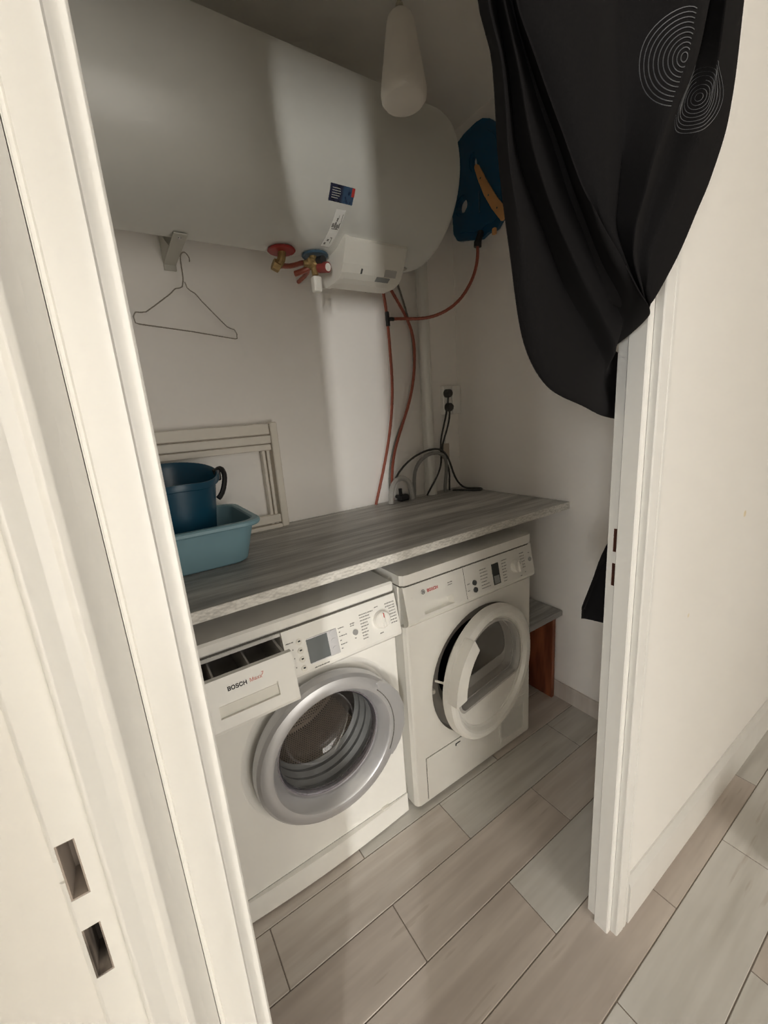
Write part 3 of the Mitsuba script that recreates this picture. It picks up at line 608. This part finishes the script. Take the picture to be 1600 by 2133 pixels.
# electrical cover under the tank: box with a rounded front and bottom
cp = [(TY + TR * math.sin(math.radians(a)), TZ - TR * math.cos(math.radians(a))) for a in np.linspace(30, -25, 14)]
cp = [(y, z + 0.004) for y, z in cp] + [(0.293, 1.855), (0.303, 1.832), (0.322, 1.797), (0.338, 1.776), (0.358, 1.764), (0.385, 1.758), (0.45, 1.760), (0.50, 1.775), (0.52, 1.80)]
cm = add('electric_cover', prism(Polygon(cp).buffer(-0.002).buffer(0.002), 0.085, 0.318, 'x'), 'off_white', k, 25, label='cream plastic cover over the electrics')
add('cover_edge', prism(Polygon(cp).buffer(0.0035), 0.080, 0.096, 'x'), 'off_white', k, 25)
def oncov(x0, x1, y0, z0, y1, z1): 
    n_ = np.array([0, z0 - z1, y1 - y0]); n_ = -n_ / np.linalg.norm(n_) 
    if n_[1] > 0 and n_[2] > 0: n_ = -n_
    g = np.array([[np.array([x, y0 + (y1 - y0) * t, z0 + (z1 - z0) * t]) + n_ * 0.0012 for x in (x0, x1)] for t in (0, 1)])
    return sheet(g, 0.0006)
add('rating_plate', oncov(0.245, 0.292, 0.324, 1.7945, 0.3375, 1.7765), 'hose_grey', k, False)
add('rating_plate', oncov(0.218, 0.272, 0.340, 1.7745, 0.3555, 1.7652), 'grey_plastic', k, False)
add('cover_mark', oncov(0.152, 0.158, 0.328, 1.789, 0.3375, 1.7765), 'dark_grey', k, False)
# brackets
for bx in (-0.387, 0.36):
    b_ = add('bracket', cat([box(bx, bx + 0.036, 0.40, 0.648, 1.8355, 1.8395, 0.001), box(bx, bx + 0.036, 0.640, 0.649, 1.82, 2.0, 0.001)]), 'galvanised', k)
    add('gusset', prism([(0.50, 1.84), (0.645, 1.84), (0.645, 1.93)], bx, bx + 0.003, 'x'), 'galvanised', b_)
    add('screw', move(disc(0.004, 0.002, 12), frame((bx + 0.018, 0.425, 1.8348), (1, 0, 0), (0, -1, 0))), 'chrome', b_)
# hot and cold connections
rf = lathe([(0.010, 0.0), (0.040, 0.001), (0.043, 0.004), (0.041, 0.008), (0.012, 0.010)], 40)
rk = add('hot_ring', move(rf, frame((-0.083, 0.408, 1.832), (1, 0, 0), (0, 1, 0))), 'red_plastic', k, label='red plastic ring on the hot outlet')
bk = add('cold_ring', move(rf, frame((0.030, 0.408, 1.832), (1, 0, 0), (0, 1, 0))), 'blue_ring', k, label='dark blue ring on the cold inlet')
add('elbow', cat([tube(spline([(-0.083, 0.408, 1.838), (-0.086, 0.408, 1.815), (-0.094, 0.412, 1.800), (-0.106, 0.418, 1.792)], 16), 0.0125, 12), move(disc(0.017, 0.022, 6), frame((-0.103, 0.416, 1.795), (0, 1, 0), (0.4, 0, 1)))]), 'brass', rk, 30)
k = thing('safety_valve', 'brass safety valve with red tap and white funnel below the blue ring of the heater', 'valve')
add('valve_body', cat([rod((0.020, 0.405, 1.838), (0.016, 0.403, 1.795), 0.012), box(-0.004, 0.020, 0.388, 0.418, 1.796, 1.824, 0.004), rod((-0.014, 0.405, 1.808), (0.04, 0.39, 1.808), 0.010), rod((0.016, 0.40, 1.80), (0.020, 0.398, 1.775), 0.010)]), 'brass', k)
add('black_cap', rod((0.030, 0.388, 1.815), (0.036, 0.365, 1.812), 0.0125, 16), 'black', k)
kb = add('tap_knob', rod((0.034, 0.392, 1.797), (0.046, 0.358, 1.790), 0.0155, 20), 'maroon', k)
add('knob_face', rod((0.046, 0.358, 1.790), (0.0467, 0.356, 1.7896), 0.0115, 20), 'plain_white', kb)
add('funnel', cat([hullbox(0.006, 0.036, 0.385, 0.412, 1.725, 1.772, 0.006), box(0.012, 0.030, 0.382, 0.386, 1.733, 1.762, 0.002)]), 'off_white', k)
C1 = (0.318, 0.62, 0.925)
solo('copper_pipe', tube(spline([(-0.103, 0.418, 1.795), (-0.075, 0.430, 1.802), (-0.035, 0.445, 1.812), (0.010, 0.455, 1.829), (0.045, 0.50, 1.832), (0.065, 0.57, 1.832), (0.07, 0.6495, 1.832)], 40), 0.0075, 10), 'copper', 'short reddish copper pipe running from the red ring behind the valve', 'pipe')
solo('copper_pipe', tube(spline([(0.006, 0.412, 1.800), (-0.008, 0.422, 1.794), (-0.020, 0.432, 1.790), (-0.032, 0.443, 1.787)], 12), 0.0085, 10), 'copper', 'stub of copper pipe low behind the safety valve', 'pipe')
P1 = thing('drain_hose', 'reddish hose dropping straight from the heater cover to the worktop', 'hose')
add('hose', tube(spline([(0.36, 0.50, 1.80), (0.405, 0.58, 1.82), (0.443, 0.622, 1.764), (0.452, 0.625, 1.611), (0.452, 0.625, 1.451), (0.421, 0.625, 1.244), (0.358, 0.627, 1.035), (0.319, 0.627, 0.927)], 60), 0.0062, 8), 'copper', P1)
add('tee_joint', cat([rod((0.447, 0.622, 1.745), (0.449, 0.622, 1.69), 0.009), rod((0.448, 0.620, 1.717), (0.475, 0.615, 1.717), 0.008)]), 'black', P1, label='black tee joint')
solo('drain_hose', tube(spline([(0.37, 0.49, 1.80), (0.43, 0.585, 1.845), (0.525, 0.625, 1.770), (0.578, 0.627, 1.675), (0.587, 0.628, 1.553), (0.549, 0.628, 1.386), (0.492, 0.630, 1.26), (0.439, 0.630, 1.134), (0.421, 0.630, 1.048), (0.418, 0.632, 0.927)], 60), 0.0064, 8), 'copper', 'reddish hose bowing out beside the white pipe down to the worktop', 'hose')
solo('drain_hose', tube(spline([(0.472, 0.616, 1.717), (0.541, 0.600, 1.719), (0.61, 0.545, 1.716), (0.68, 0.476, 1.745), (0.755, 0.456, 1.815), (0.808, 0.450, 1.910), (0.820, 0.4515, 1.990)], 50), 0.0066, 8), 'copper', 'reddish hose curving from the tee joint up to the blue bag', 'hose')
solo('grey_cable', tube(spline([(0.33, 0.50, 1.87), (0.45, 0.58, 1.90), (0.518, 0.636, 1.875), (0.559, 0.640, 1.775), (0.588, 0.641, 1.657), (0.588, 0.641, 1.513), (0.539, 0.641, 1.344), (0.459, 0.641, 1.198), (0.420, 0.641, 1.08), (0.412, 0.641, 0.927)], 60), 0.0042, 8), 'cable_grey', 'thin dark grey cable falling from the heater beside the bowed hose', 'cable')
k = thing('waste_pipe', 'vertical white plastic pipe in the back corner between tank and worktop', 'pipe')
add('pipe', rod((0.634, 0.613, 0.925), (0.640, 0.613, 2.45), 0.027, 24), 'pvc_white', k)
add('pipe_collar', rod((0.633, 0.613, 0.926), (0.634, 0.613, 0.985), 0.031, 24), 'pvc_white', k)
# outlet, plugs, cables
k = thing('wall_outlet', 'white double socket on the back wall right of the white pipe', 'socket')
for x0, x1 in ((0.752, 0.806), (0.810, 0.8655)):
    add('plate', box(x0, x1, 0.626, 0.6495, 1.300, 1.436, 0.003), 'bright_white', k)
solo('conduit', box(0.768, 0.828, 0.642, 0.6495, 0.926, 1.299, 0.002), 'wall_paint_lifted', 'flat white cable cover below the double socket', 'conduit')
solo('junction_plate', box(0.735, 0.786, 0.634, 0.6415, 1.085, 1.160, 0.003), 'beige_plate', 'small beige cover plate below the double socket', 'plate')
def cord(name, pts, r, mat, label, n=50, cat_='cable'): return solo(name, tube(spline(pts, n), r, 8), mat, label, cat_)
for zc, xs, lab in ((1.400, 0.770, 'upper'), (1.335, 0.774, 'lower')):
    t_ = thing('power_plug', f'{lab} black plug in the double socket with its cable', 'plug')
    add('plug_head', lathe([(0.0, -0.030), (0.016, -0.028), (0.0195, -0.022), (0.020, 0.0), (0.0, 0.0)], 24, (xs, 0.6255, zc), 'y'), 'cable_black', t_)
    p0 = (xs, 0.612, zc - 0.012)
    if lab == 'upper':
        pts = [p0, (0.762, 0.610, 1.350), (0.745, 0.613, 1.28), (0.705, 0.608, 1.16), (0.672, 0.575, 1.07), (0.615, 0.570, 0.985), (0.590, 0.590, 0.930)]
    else:
        pts = [p0, (0.768, 0.610, 1.28), (0.735, 0.608, 1.20), (0.700, 0.590, 1.125), (0.72, 0.58, 1.06), (0.733, 0.585, 1.00), (0.735, 0.590, 0.93)]
    add('plug_cable', tube(spline(pts, 50), 0.0042, 8), 'cable_black', t_)
cord('power_cable', [(0.395, 0.600, 0.99), (0.435, 0.605, 1.050), (0.518, 0.600, 1.114), (0.600, 0.578, 1.145), (0.68, 0.572, 1.135), (0.735, 0.575, 1.06), (0.775, 0.575, 0.975), (0.815, 0.56, 0.935), (0.845, 0.52, 0.932), (0.855, 0.49, 0.931), (0.84, 0.475, 0.931), (0.79, 0.52, 0.931), (0.745, 0.575, 0.931)], 0.0048, 'cable_black', 'black power cable arching over the white pipe and looping on the worktop', 90)
cord('inlet_hose', [(0.525, 0.612, 0.925), (0.528, 0.606, 0.99), (0.540, 0.598, 1.07), (0.575, 0.580, 1.115), (0.640, 0.570, 1.128), (0.695, 0.575, 1.105), (0.715, 0.585, 1.04), (0.712, 0.595, 0.927)], 0.0085, 'hose_dark', 'dark grey inlet hose hooped behind the white pipe', 60, 'hose')
cord('waste_hose', [(0.375, 0.585, 0.926), (0.385, 0.592, 0.975), (0.415, 0.60, 1.02), (0.455, 0.602, 1.032), (0.490, 0.600, 1.010), (0.500, 0.595, 0.97), (0.502, 0.59, 0.926)], 0.0125, 'hose_grey', 'light grey waste hose bent like a cane on the worktop', 50, 'hose')
k = thing('stop_tap', 'black stop tap low at the wall between the grey hoses', 'tap')
add('tap_body', cat([hullbox(0.428, 0.482, 0.585, 0.618, 0.9252, 0.955, 0.008), rod((0.442, 0.60, 0.95), (0.440, 0.60, 0.985), 0.008), rod((0.452, 0.60, 0.94), (0.452, 0.6495, 0.94), 0.009)]), 'black', k)

# hanger
HC = np.array([-0.357, 0.532]); hd = np.array([math.cos(math.radians(27.6)), math.sin(math.radians(27.6))])
def hg(u, z): return (HC[0] + hd[0] * u, HC[1] + hd[1] * u, z)
k = thing('clothes_hanger', 'thin wire clothes hanger hanging from the left heater bracket', 'hanger')
sh_ = [hg(0.003, 1.757), hg(0.008, 1.742), hg(0.018, 1.736), hg(0.034, 1.731), hg(0.055, 1.712), hg(0.105, 1.675), hg(0.140, 1.650), hg(0.155, 1.646), hg(0.172, 1.644), hg(0.180, 1.632), hg(0.178, 1.616), hg(0.168, 1.614), hg(0.0, 1.616), hg(-0.168, 1.614), hg(-0.178, 1.616), hg(-0.180, 1.632), hg(-0.172, 1.644), hg(-0.155, 1.646), hg(-0.140, 1.650), hg(-0.105, 1.675), hg(-0.055, 1.712), hg(-0.034, 1.731), hg(-0.018, 1.736), hg(-0.008, 1.742), hg(-0.003, 1.757)]
add('wire_frame', tube(sh_, 0.0017, 6), 'wire', k, 60)
add('hook', tube(spline([hg(-0.003, 1.755), hg(0.0, 1.775), hg(0.001, 1.815), hg(0.006, 1.833), hg(0.018, 1.842), hg(0.030, 1.836), hg(0.032, 1.82)], 30), 0.0019, 6), 'wire', k, 60)

# blue bag
k = thing('water_bag', 'dark blue plastic bag hanging on the closet wall right of the tank', 'bag')
bo = Polygon([(0.479, 2.452), (0.545, 2.447), (0.60, 2.43), (0.625, 2.36), (0.630, 2.22), (0.625, 2.10), (0.60, 2.062), (0.54, 2.046), (0.495, 2.032), (0.455, 2.022), (0.42, 2.032), (0.372, 2.028), (0.335, 2.06), (0.315, 2.12), (0.318, 2.28), (0.345, 2.37), (0.40, 2.425), (0.44, 2.447)])
eye = Polygon([(0.487 + 0.013 * math.cos(a) + 0.005 * math.sin(a), 2.315 + 0.026 * math.sin(a)) for a in np.linspace(0, 2 * math.pi, 24, endpoint=False)])
bagp = bo.buffer(-0.02).buffer(0.02).difference(eye).difference(Point(0.560, 2.186).buffer(0.026))
bm = prism(bagp, 0.849, 0.8665, 'x')
add('bag_body', bm, 'bag_blue', k, 20)
add('bag_bulge', prism(bo.buffer(-0.03).difference(eye.buffer(0.012)).difference(Point(0.560, 2.186).buffer(0.04)), 0.843, 0.8492, 'x'), 'bag_blue', k, 20)
add('spout', cat([rod((0.846, 0.455, 2.045), (0.822, 0.4515, 2.004), 0.0135), rod((0.822, 0.4515, 2.006), (0.8205, 0.4515, 1.986), 0.0165)]), 'black', k)
add('weld_line', box(0.8415, 0.8435, 0.455, 0.462, 2.12, 2.20), 'blue_ring', k)
sp = Polygon([(0.474, 2.292), (0.466, 2.298), (0.456, 2.292), (0.405, 2.205), (0.36, 2.135), (0.322, 2.088), (0.322, 2.045), (0.335, 2.04), (0.385, 2.105), (0.425, 2.17), (0.455, 2.235), (0.472, 2.28)])
st = add('strap', prism(sp.buffer(-0.004).buffer(0.004), 0.833, 0.8425, 'x'), 'tan', k, 20, label='tan strap with small holes')
add('strap_hole', cat([move(disc(0.0035, 0.001, 10), frame((0.8326, y, z), (0, 1, 0), (0, 0, 1))) for y, z in ((0.441, 2.236), (0.400, 2.158), (0.356, 2.095))]), 'seam', st)
add('yellow_tab', hullbox(0.838, 0.852, 0.372, 0.39, 2.010, 2.035, 0.004), 'tan', k)

# pendant lamp (switched off)
k = thing('pendant_lamp', 'switched-off pendant lamp with frosted white cone shade hanging in the closet', 'lamp')
LX, LY = 0.128, 0.030
add('shade', lathe([(0.008, 2.244), (0.022, 2.241), (0.030, 2.232), (0.0345, 2.216), (0.0550, 2.099), (0.0570, 2.084), (0.0555, 2.073), (0.049, 2.065), (0.032, 2.060), (0.0, 2.058)], 56, (LX, LY, 0)), 'opal_glass', k, 40)
add('cord', tube([(LX, LY, 2.242), (LX + 0.002, LY + 0.003, 2.38), (LX + 0.004, LY + 0.005, 2.4995)], 0.0052, 10), 'cord', k)
add('cord_cap', lathe([(0.0, 2.262), (0.0085, 2.260), (0.011, 2.243), (0.0, 2.240)], 24, (LX, LY, 0)), 'cord', k)
add('ceiling_rose', lathe([(0.0, 2.4995), (0.042, 2.4995), (0.040, 2.485), (0.015, 2.47), (0.0, 2.468)], 32, (LX + 0.004, LY + 0.005, 0)), 'plain_white', k)

# ------------------------------------------------------------------ black curtain, gathered to the right
GB = [
 [(-0.281,-0.595,1.700),(-0.279,-0.595,1.680),(-0.261,-0.595,1.640),(-0.253,-0.595,1.559),(-0.233,-0.590,1.491),(-0.175,-0.565,1.395),(-0.088,-0.540,1.341),(0.053,-0.510,1.309),(0.172,-0.480,1.286),(0.286,-0.455,1.274)],
 [(-0.291,-0.615,1.681),(-0.288,-0.615,1.663),(-0.271,-0.615,1.625),(-0.257,-0.612,1.550),(-0.228,-0.605,1.489),(-0.163,-0.580,1.406),(-0.066,-0.550,1.364),(0.040,-0.525,1.335),(0.170,-0.484,1.308),(0.282,-0.462,1.290)],
 [(-0.255,-0.590,1.713),(-0.251,-0.590,1.694),(-0.235,-0.590,1.651),(-0.216,-0.588,1.578),(-0.170,-0.580,1.531),(-0.072,-0.555,1.464),(0.025,-0.530,1.424),(0.108,-0.510,1.380),(0.176,-0.476,1.349),(0.290,-0.452,1.330)],
 [(-0.286,-0.625,1.676),(-0.280,-0.625,1.659),(-0.258,-0.622,1.624),(-0.233,-0.620,1.567),(-0.189,-0.612,1.524),(-0.090,-0.590,1.470),(0.002,-0.565,1.439),(0.091,-0.540,1.402),(0.174,-0.484,1.372),(0.288,-0.462,1.359)],
 [(-0.240,-0.595,1.716),(-0.233,-0.595,1.697),(-0.209,-0.595,1.657),(-0.167,-0.595,1.607),(-0.110,-0.588,1.558),(-0.025,-0.570,1.504),(0.050,-0.552,1.470),(0.115,-0.535,1.438),(0.170,-0.490,1.408),(0.284,-0.455,1.402)],
 [(-0.267,-0.622,1.685),(-0.262,-0.622,1.667),(-0.239,-0.622,1.637),(-0.198,-0.622,1.591),(-0.147,-0.620,1.538),(-0.068,-0.605,1.501),(0.009,-0.590,1.474),(0.083,-0.570,1.453),(0.164,-0.525,1.426),(0.175,-0.475,1.410)],
 [(-0.281,-0.635,1.670),(-0.275,-0.635,1.653),(-0.254,-0.635,1.628),(-0.213,-0.635,1.583),(-0.160,-0.632,1.535),(-0.106,-0.622,1.515),(-0.037,-0.610,1.493),(0.049,-0.598,1.457),(0.150,-0.556,1.444),(0.165,-0.500,1.430)]]
GA = [
 [(-0.256,-0.605,1.702),(-0.249,-0.605,1.684),(-0.225,-0.605,1.657),(-0.182,-0.605,1.607),(-0.126,-0.602,1.554),(-0.079,-0.597,1.529),(-0.012,-0.590,1.499),(0.075,-0.575,1.465),(0.150,-0.553,1.453),(0.164,-0.500,1.438)],
 [(-0.221,-0.625,1.701),(-0.213,-0.625,1.683),(-0.197,-0.625,1.654),(-0.158,-0.620,1.605),(-0.120,-0.614,1.565),(-0.087,-0.608,1.534),(-0.026,-0.600,1.503),(0.062,-0.585,1.464),(0.147,-0.556,1.451),(0.164,-0.503,1.437)],
 [(-0.156,-0.628,1.725),(-0.147,-0.628,1.706),(-0.135,-0.627,1.673),(-0.113,-0.622,1.616),(-0.096,-0.616,1.569),(-0.078,-0.610,1.535),(-0.021,-0.602,1.503),(0.059,-0.588,1.465),(0.139,-0.558,1.452),(0.164,-0.505,1.437)],
 [(-0.062,-0.600,1.783),(-0.052,-0.600,1.761),(-0.044,-0.600,1.721),(-0.035,-0.600,1.649),(-0.029,-0.597,1.592),(-0.029,-0.595,1.549),(0.001,-0.592,1.509),(0.073,-0.582,1.470),(0.139,-0.556,1.452),(0.164,-0.505,1.437)],
 [(0.045,-0.645,1.793),(0.037,-0.645,1.763),(0.024,-0.645,1.715),(-0.013,-0.642,1.637),(-0.034,-0.635,1.573),(-0.035,-0.626,1.536),(-0.018,-0.614,1.505),(0.049,-0.596,1.467),(0.132,-0.560,1.452),(0.164,-0.505,1.437)],
 [(0.178,-0.600,1.879),(0.168,-0.600,1.844),(0.154,-0.600,1.787),(0.108,-0.600,1.692),(0.065,-0.600,1.610),(0.041,-0.598,1.560),(0.033,-0.595,1.518),(0.068,-0.588,1.472),(0.133,-0.560,1.452),(0.164,-0.505,1.437)],
 [(0.158,-0.628,1.850),(0.152,-0.628,1.818),(0.147,-0.628,1.767),(0.128,-0.625,1.684),(0.087,-0.622,1.605),(0.060,-0.616,1.556),(0.043,-0.608,1.515),(0.060,-0.596,1.471),(0.135,-0.560,1.452),(0.164,-0.505,1.437)],
 [(0.285,-0.605,1.918),(0.274,-0.605,1.880),(0.272,-0.605,1.803),(0.261,-0.605,1.729),(0.217,-0.605,1.639),(0.177,-0.604,1.581),(0.141,-0.600,1.523),(0.086,-0.593,1.455),(0.135,-0.560,1.448),(0.164,-0.505,1.437)]]
GA = [[(x - 0.030 * q, y + 0.006 + 0.024 * q, z - 0.008 * q) for (x, y, z), q in zip(GA[0], (0.05, 0.05, 0.1, 0.4, 0.8, 1, 1, 0.7, 0.1, 0))]] + GA      # runs on behind the front fold
ROD = 2.10
def surface(G):
    G = [[(g[0][0] + (g[0][0] - g[2][0]) * 0.35, g[0][1], ROD)] + list(g) for g in G]
    A = np.array(G)                                      # guides, points, 3
    d0 = np.linalg.norm(np.diff(A, axis=1), axis=2).mean(0)
    tt = np.r_[0, np.cumsum(d0)]; tt /= tt[-1]
    ss = np.linspace(0, 1, len(G))
    along = PchipInterpolator(tt, A, axis=1)
    across = lambda s, t: PchipInterpolator(ss, along(t), axis=0)(s)
    return across, tt
def cloth(G, ns, nt):
    across, tt = surface(G)
    t = np.linspace(0, 1, nt)
    return np.array([across(np.linspace(0, 1, ns), q) for q in t]), across, tt
gB, _, _ = cloth(GB, 60, 90)
gA, acA, ttA = cloth(GA, 64, 90)
k = thing('door_curtain', 'black fabric curtain swept to the right and tucked behind the closet door frame', 'curtain')
add('drape', cat([sheet(gB, 0.0016), sheet(gA, 0.0016)]), 'cloth', k, 50)
tl = np.array([[(0.27, -0.452, 1.285), (0.215 + 0.02 * s, -0.452, 1.18), (0.268 - 0.0 + 0.05 * s * 1.0, -0.455 + 0.012 * math.sin(9 * s), 1.02), (0.240 + 0.11 * s, -0.456 + 0.016 * math.sin(11 * s), 0.95), (0.172 + 0.20 * s, -0.458 + 0.018 * math.sin(12 * s), 0.868 - 0.03 * (s > 0.08) - 0.07 * s)] for s in np.linspace(0, 1, 30)])
tl[:, 0] = np.c_[0.285 + 0.05 * np.linspace(0, 1, 30), np.full(30, -0.455), np.full(30, 1.285)]
tl[:, 1] = np.c_[0.308 + 0.04 * np.linspace(0, 1, 30), np.full(30, -0.455), np.full(30, 1.16)]
tl[:, 2] = np.c_[0.296 + 0.05 * np.linspace(0, 1, 30), -0.455 + 0.012 * np.sin(9 * np.linspace(0, 1, 30)), np.full(30, 1.02)]
tg = PchipInterpolator([0, 0.3, 0.6, 0.8, 1.0], tl, axis=1)(np.linspace(0, 1, 30)).transpose(1, 0, 2)
add('curtain_tail', sheet(tg, 0.0016), 'cloth', k, 50)
# embroidered rings on the drape: follow the cloth in its own (s, t) coordinates
def rings(s0, t0, ds, dt, count, smin, smax):
    ms = []
    for i in range(1, count + 1):
        q = i / count; run = []
        for a in np.linspace(0, 2 * math.pi, 56):
            s, t = s0 + ds * q * math.cos(a), t0 + dt * q * math.sin(a)
            if smin < s < smax: run.append(acA(s, t) + np.array([0, -0.0014, 0]))
            elif len(run) > 3: ms.append(tube(run, 0.0006, 4)); run = []
            else: run = []
        if len(run) > 3: ms.append(tube(run, 0.0006, 4))
    return ms
from scipy.optimize import least_squares
def st_of(x, z, s0, t0): return least_squares(lambda p: (acA(np.clip(p[0], 0, 1), np.clip(p[1], 0, 1))[[0, 2]] - (x, z)) * 10, [s0, t0]).x
s1, t1_ = st_of(0.010, 1.700, 0.60, 0.5)
_c = [(np.linalg.norm(acA(a, b) - np.array((0.103, -0.625, 1.722))), a, b) for a in np.linspace(0.79, 0.96, 20) for b in np.linspace(0.2, 0.8, 61)]
_, s2, t2_ = min(_c)
add('embroidery', cat(rings(s1, t1_, 0.075, 0.058, 10, 0.0, 5 / 8 - 0.004)), 'thread', k, 60, label='silver thread circles')
add('embroidery', cat(rings(s2, t2_, 0.130, 0.047, 9, 0.70, 1.0)), 'thread', k, 60, label='silver thread circles')
k = thing('curtain_rod', 'metal curtain rod above the closet doorway carrying the black curtain', 'curtain rod')
add('rod', rod((-0.72, -0.615, ROD + 0.006), (0.40, -0.615, ROD + 0.006), 0.009, 16), 'chrome', k)
for x in (-0.70, 0.37):
    add('rod_bracket', cat([rod((x, -0.615, ROD + 0.006), (x, -0.5555, ROD + 0.006), 0.006), box(x - 0.015, x + 0.015, -0.560, -0.5552, ROD - 0.02, ROD + 0.03, 0.001)]), 'chrome', k)

# small print and thread too fine to pick apart
for key in list(scene):
    if key.split('__')[-1].rstrip('_0123456789') in ('printed_legend', 'printed_drawings', 'sticker_print', 'embroidery', 'brand_lettering', 'model_lettering', 'strap_hole'):
        labels.setdefault(key, {})['kind'] = 'stuff'
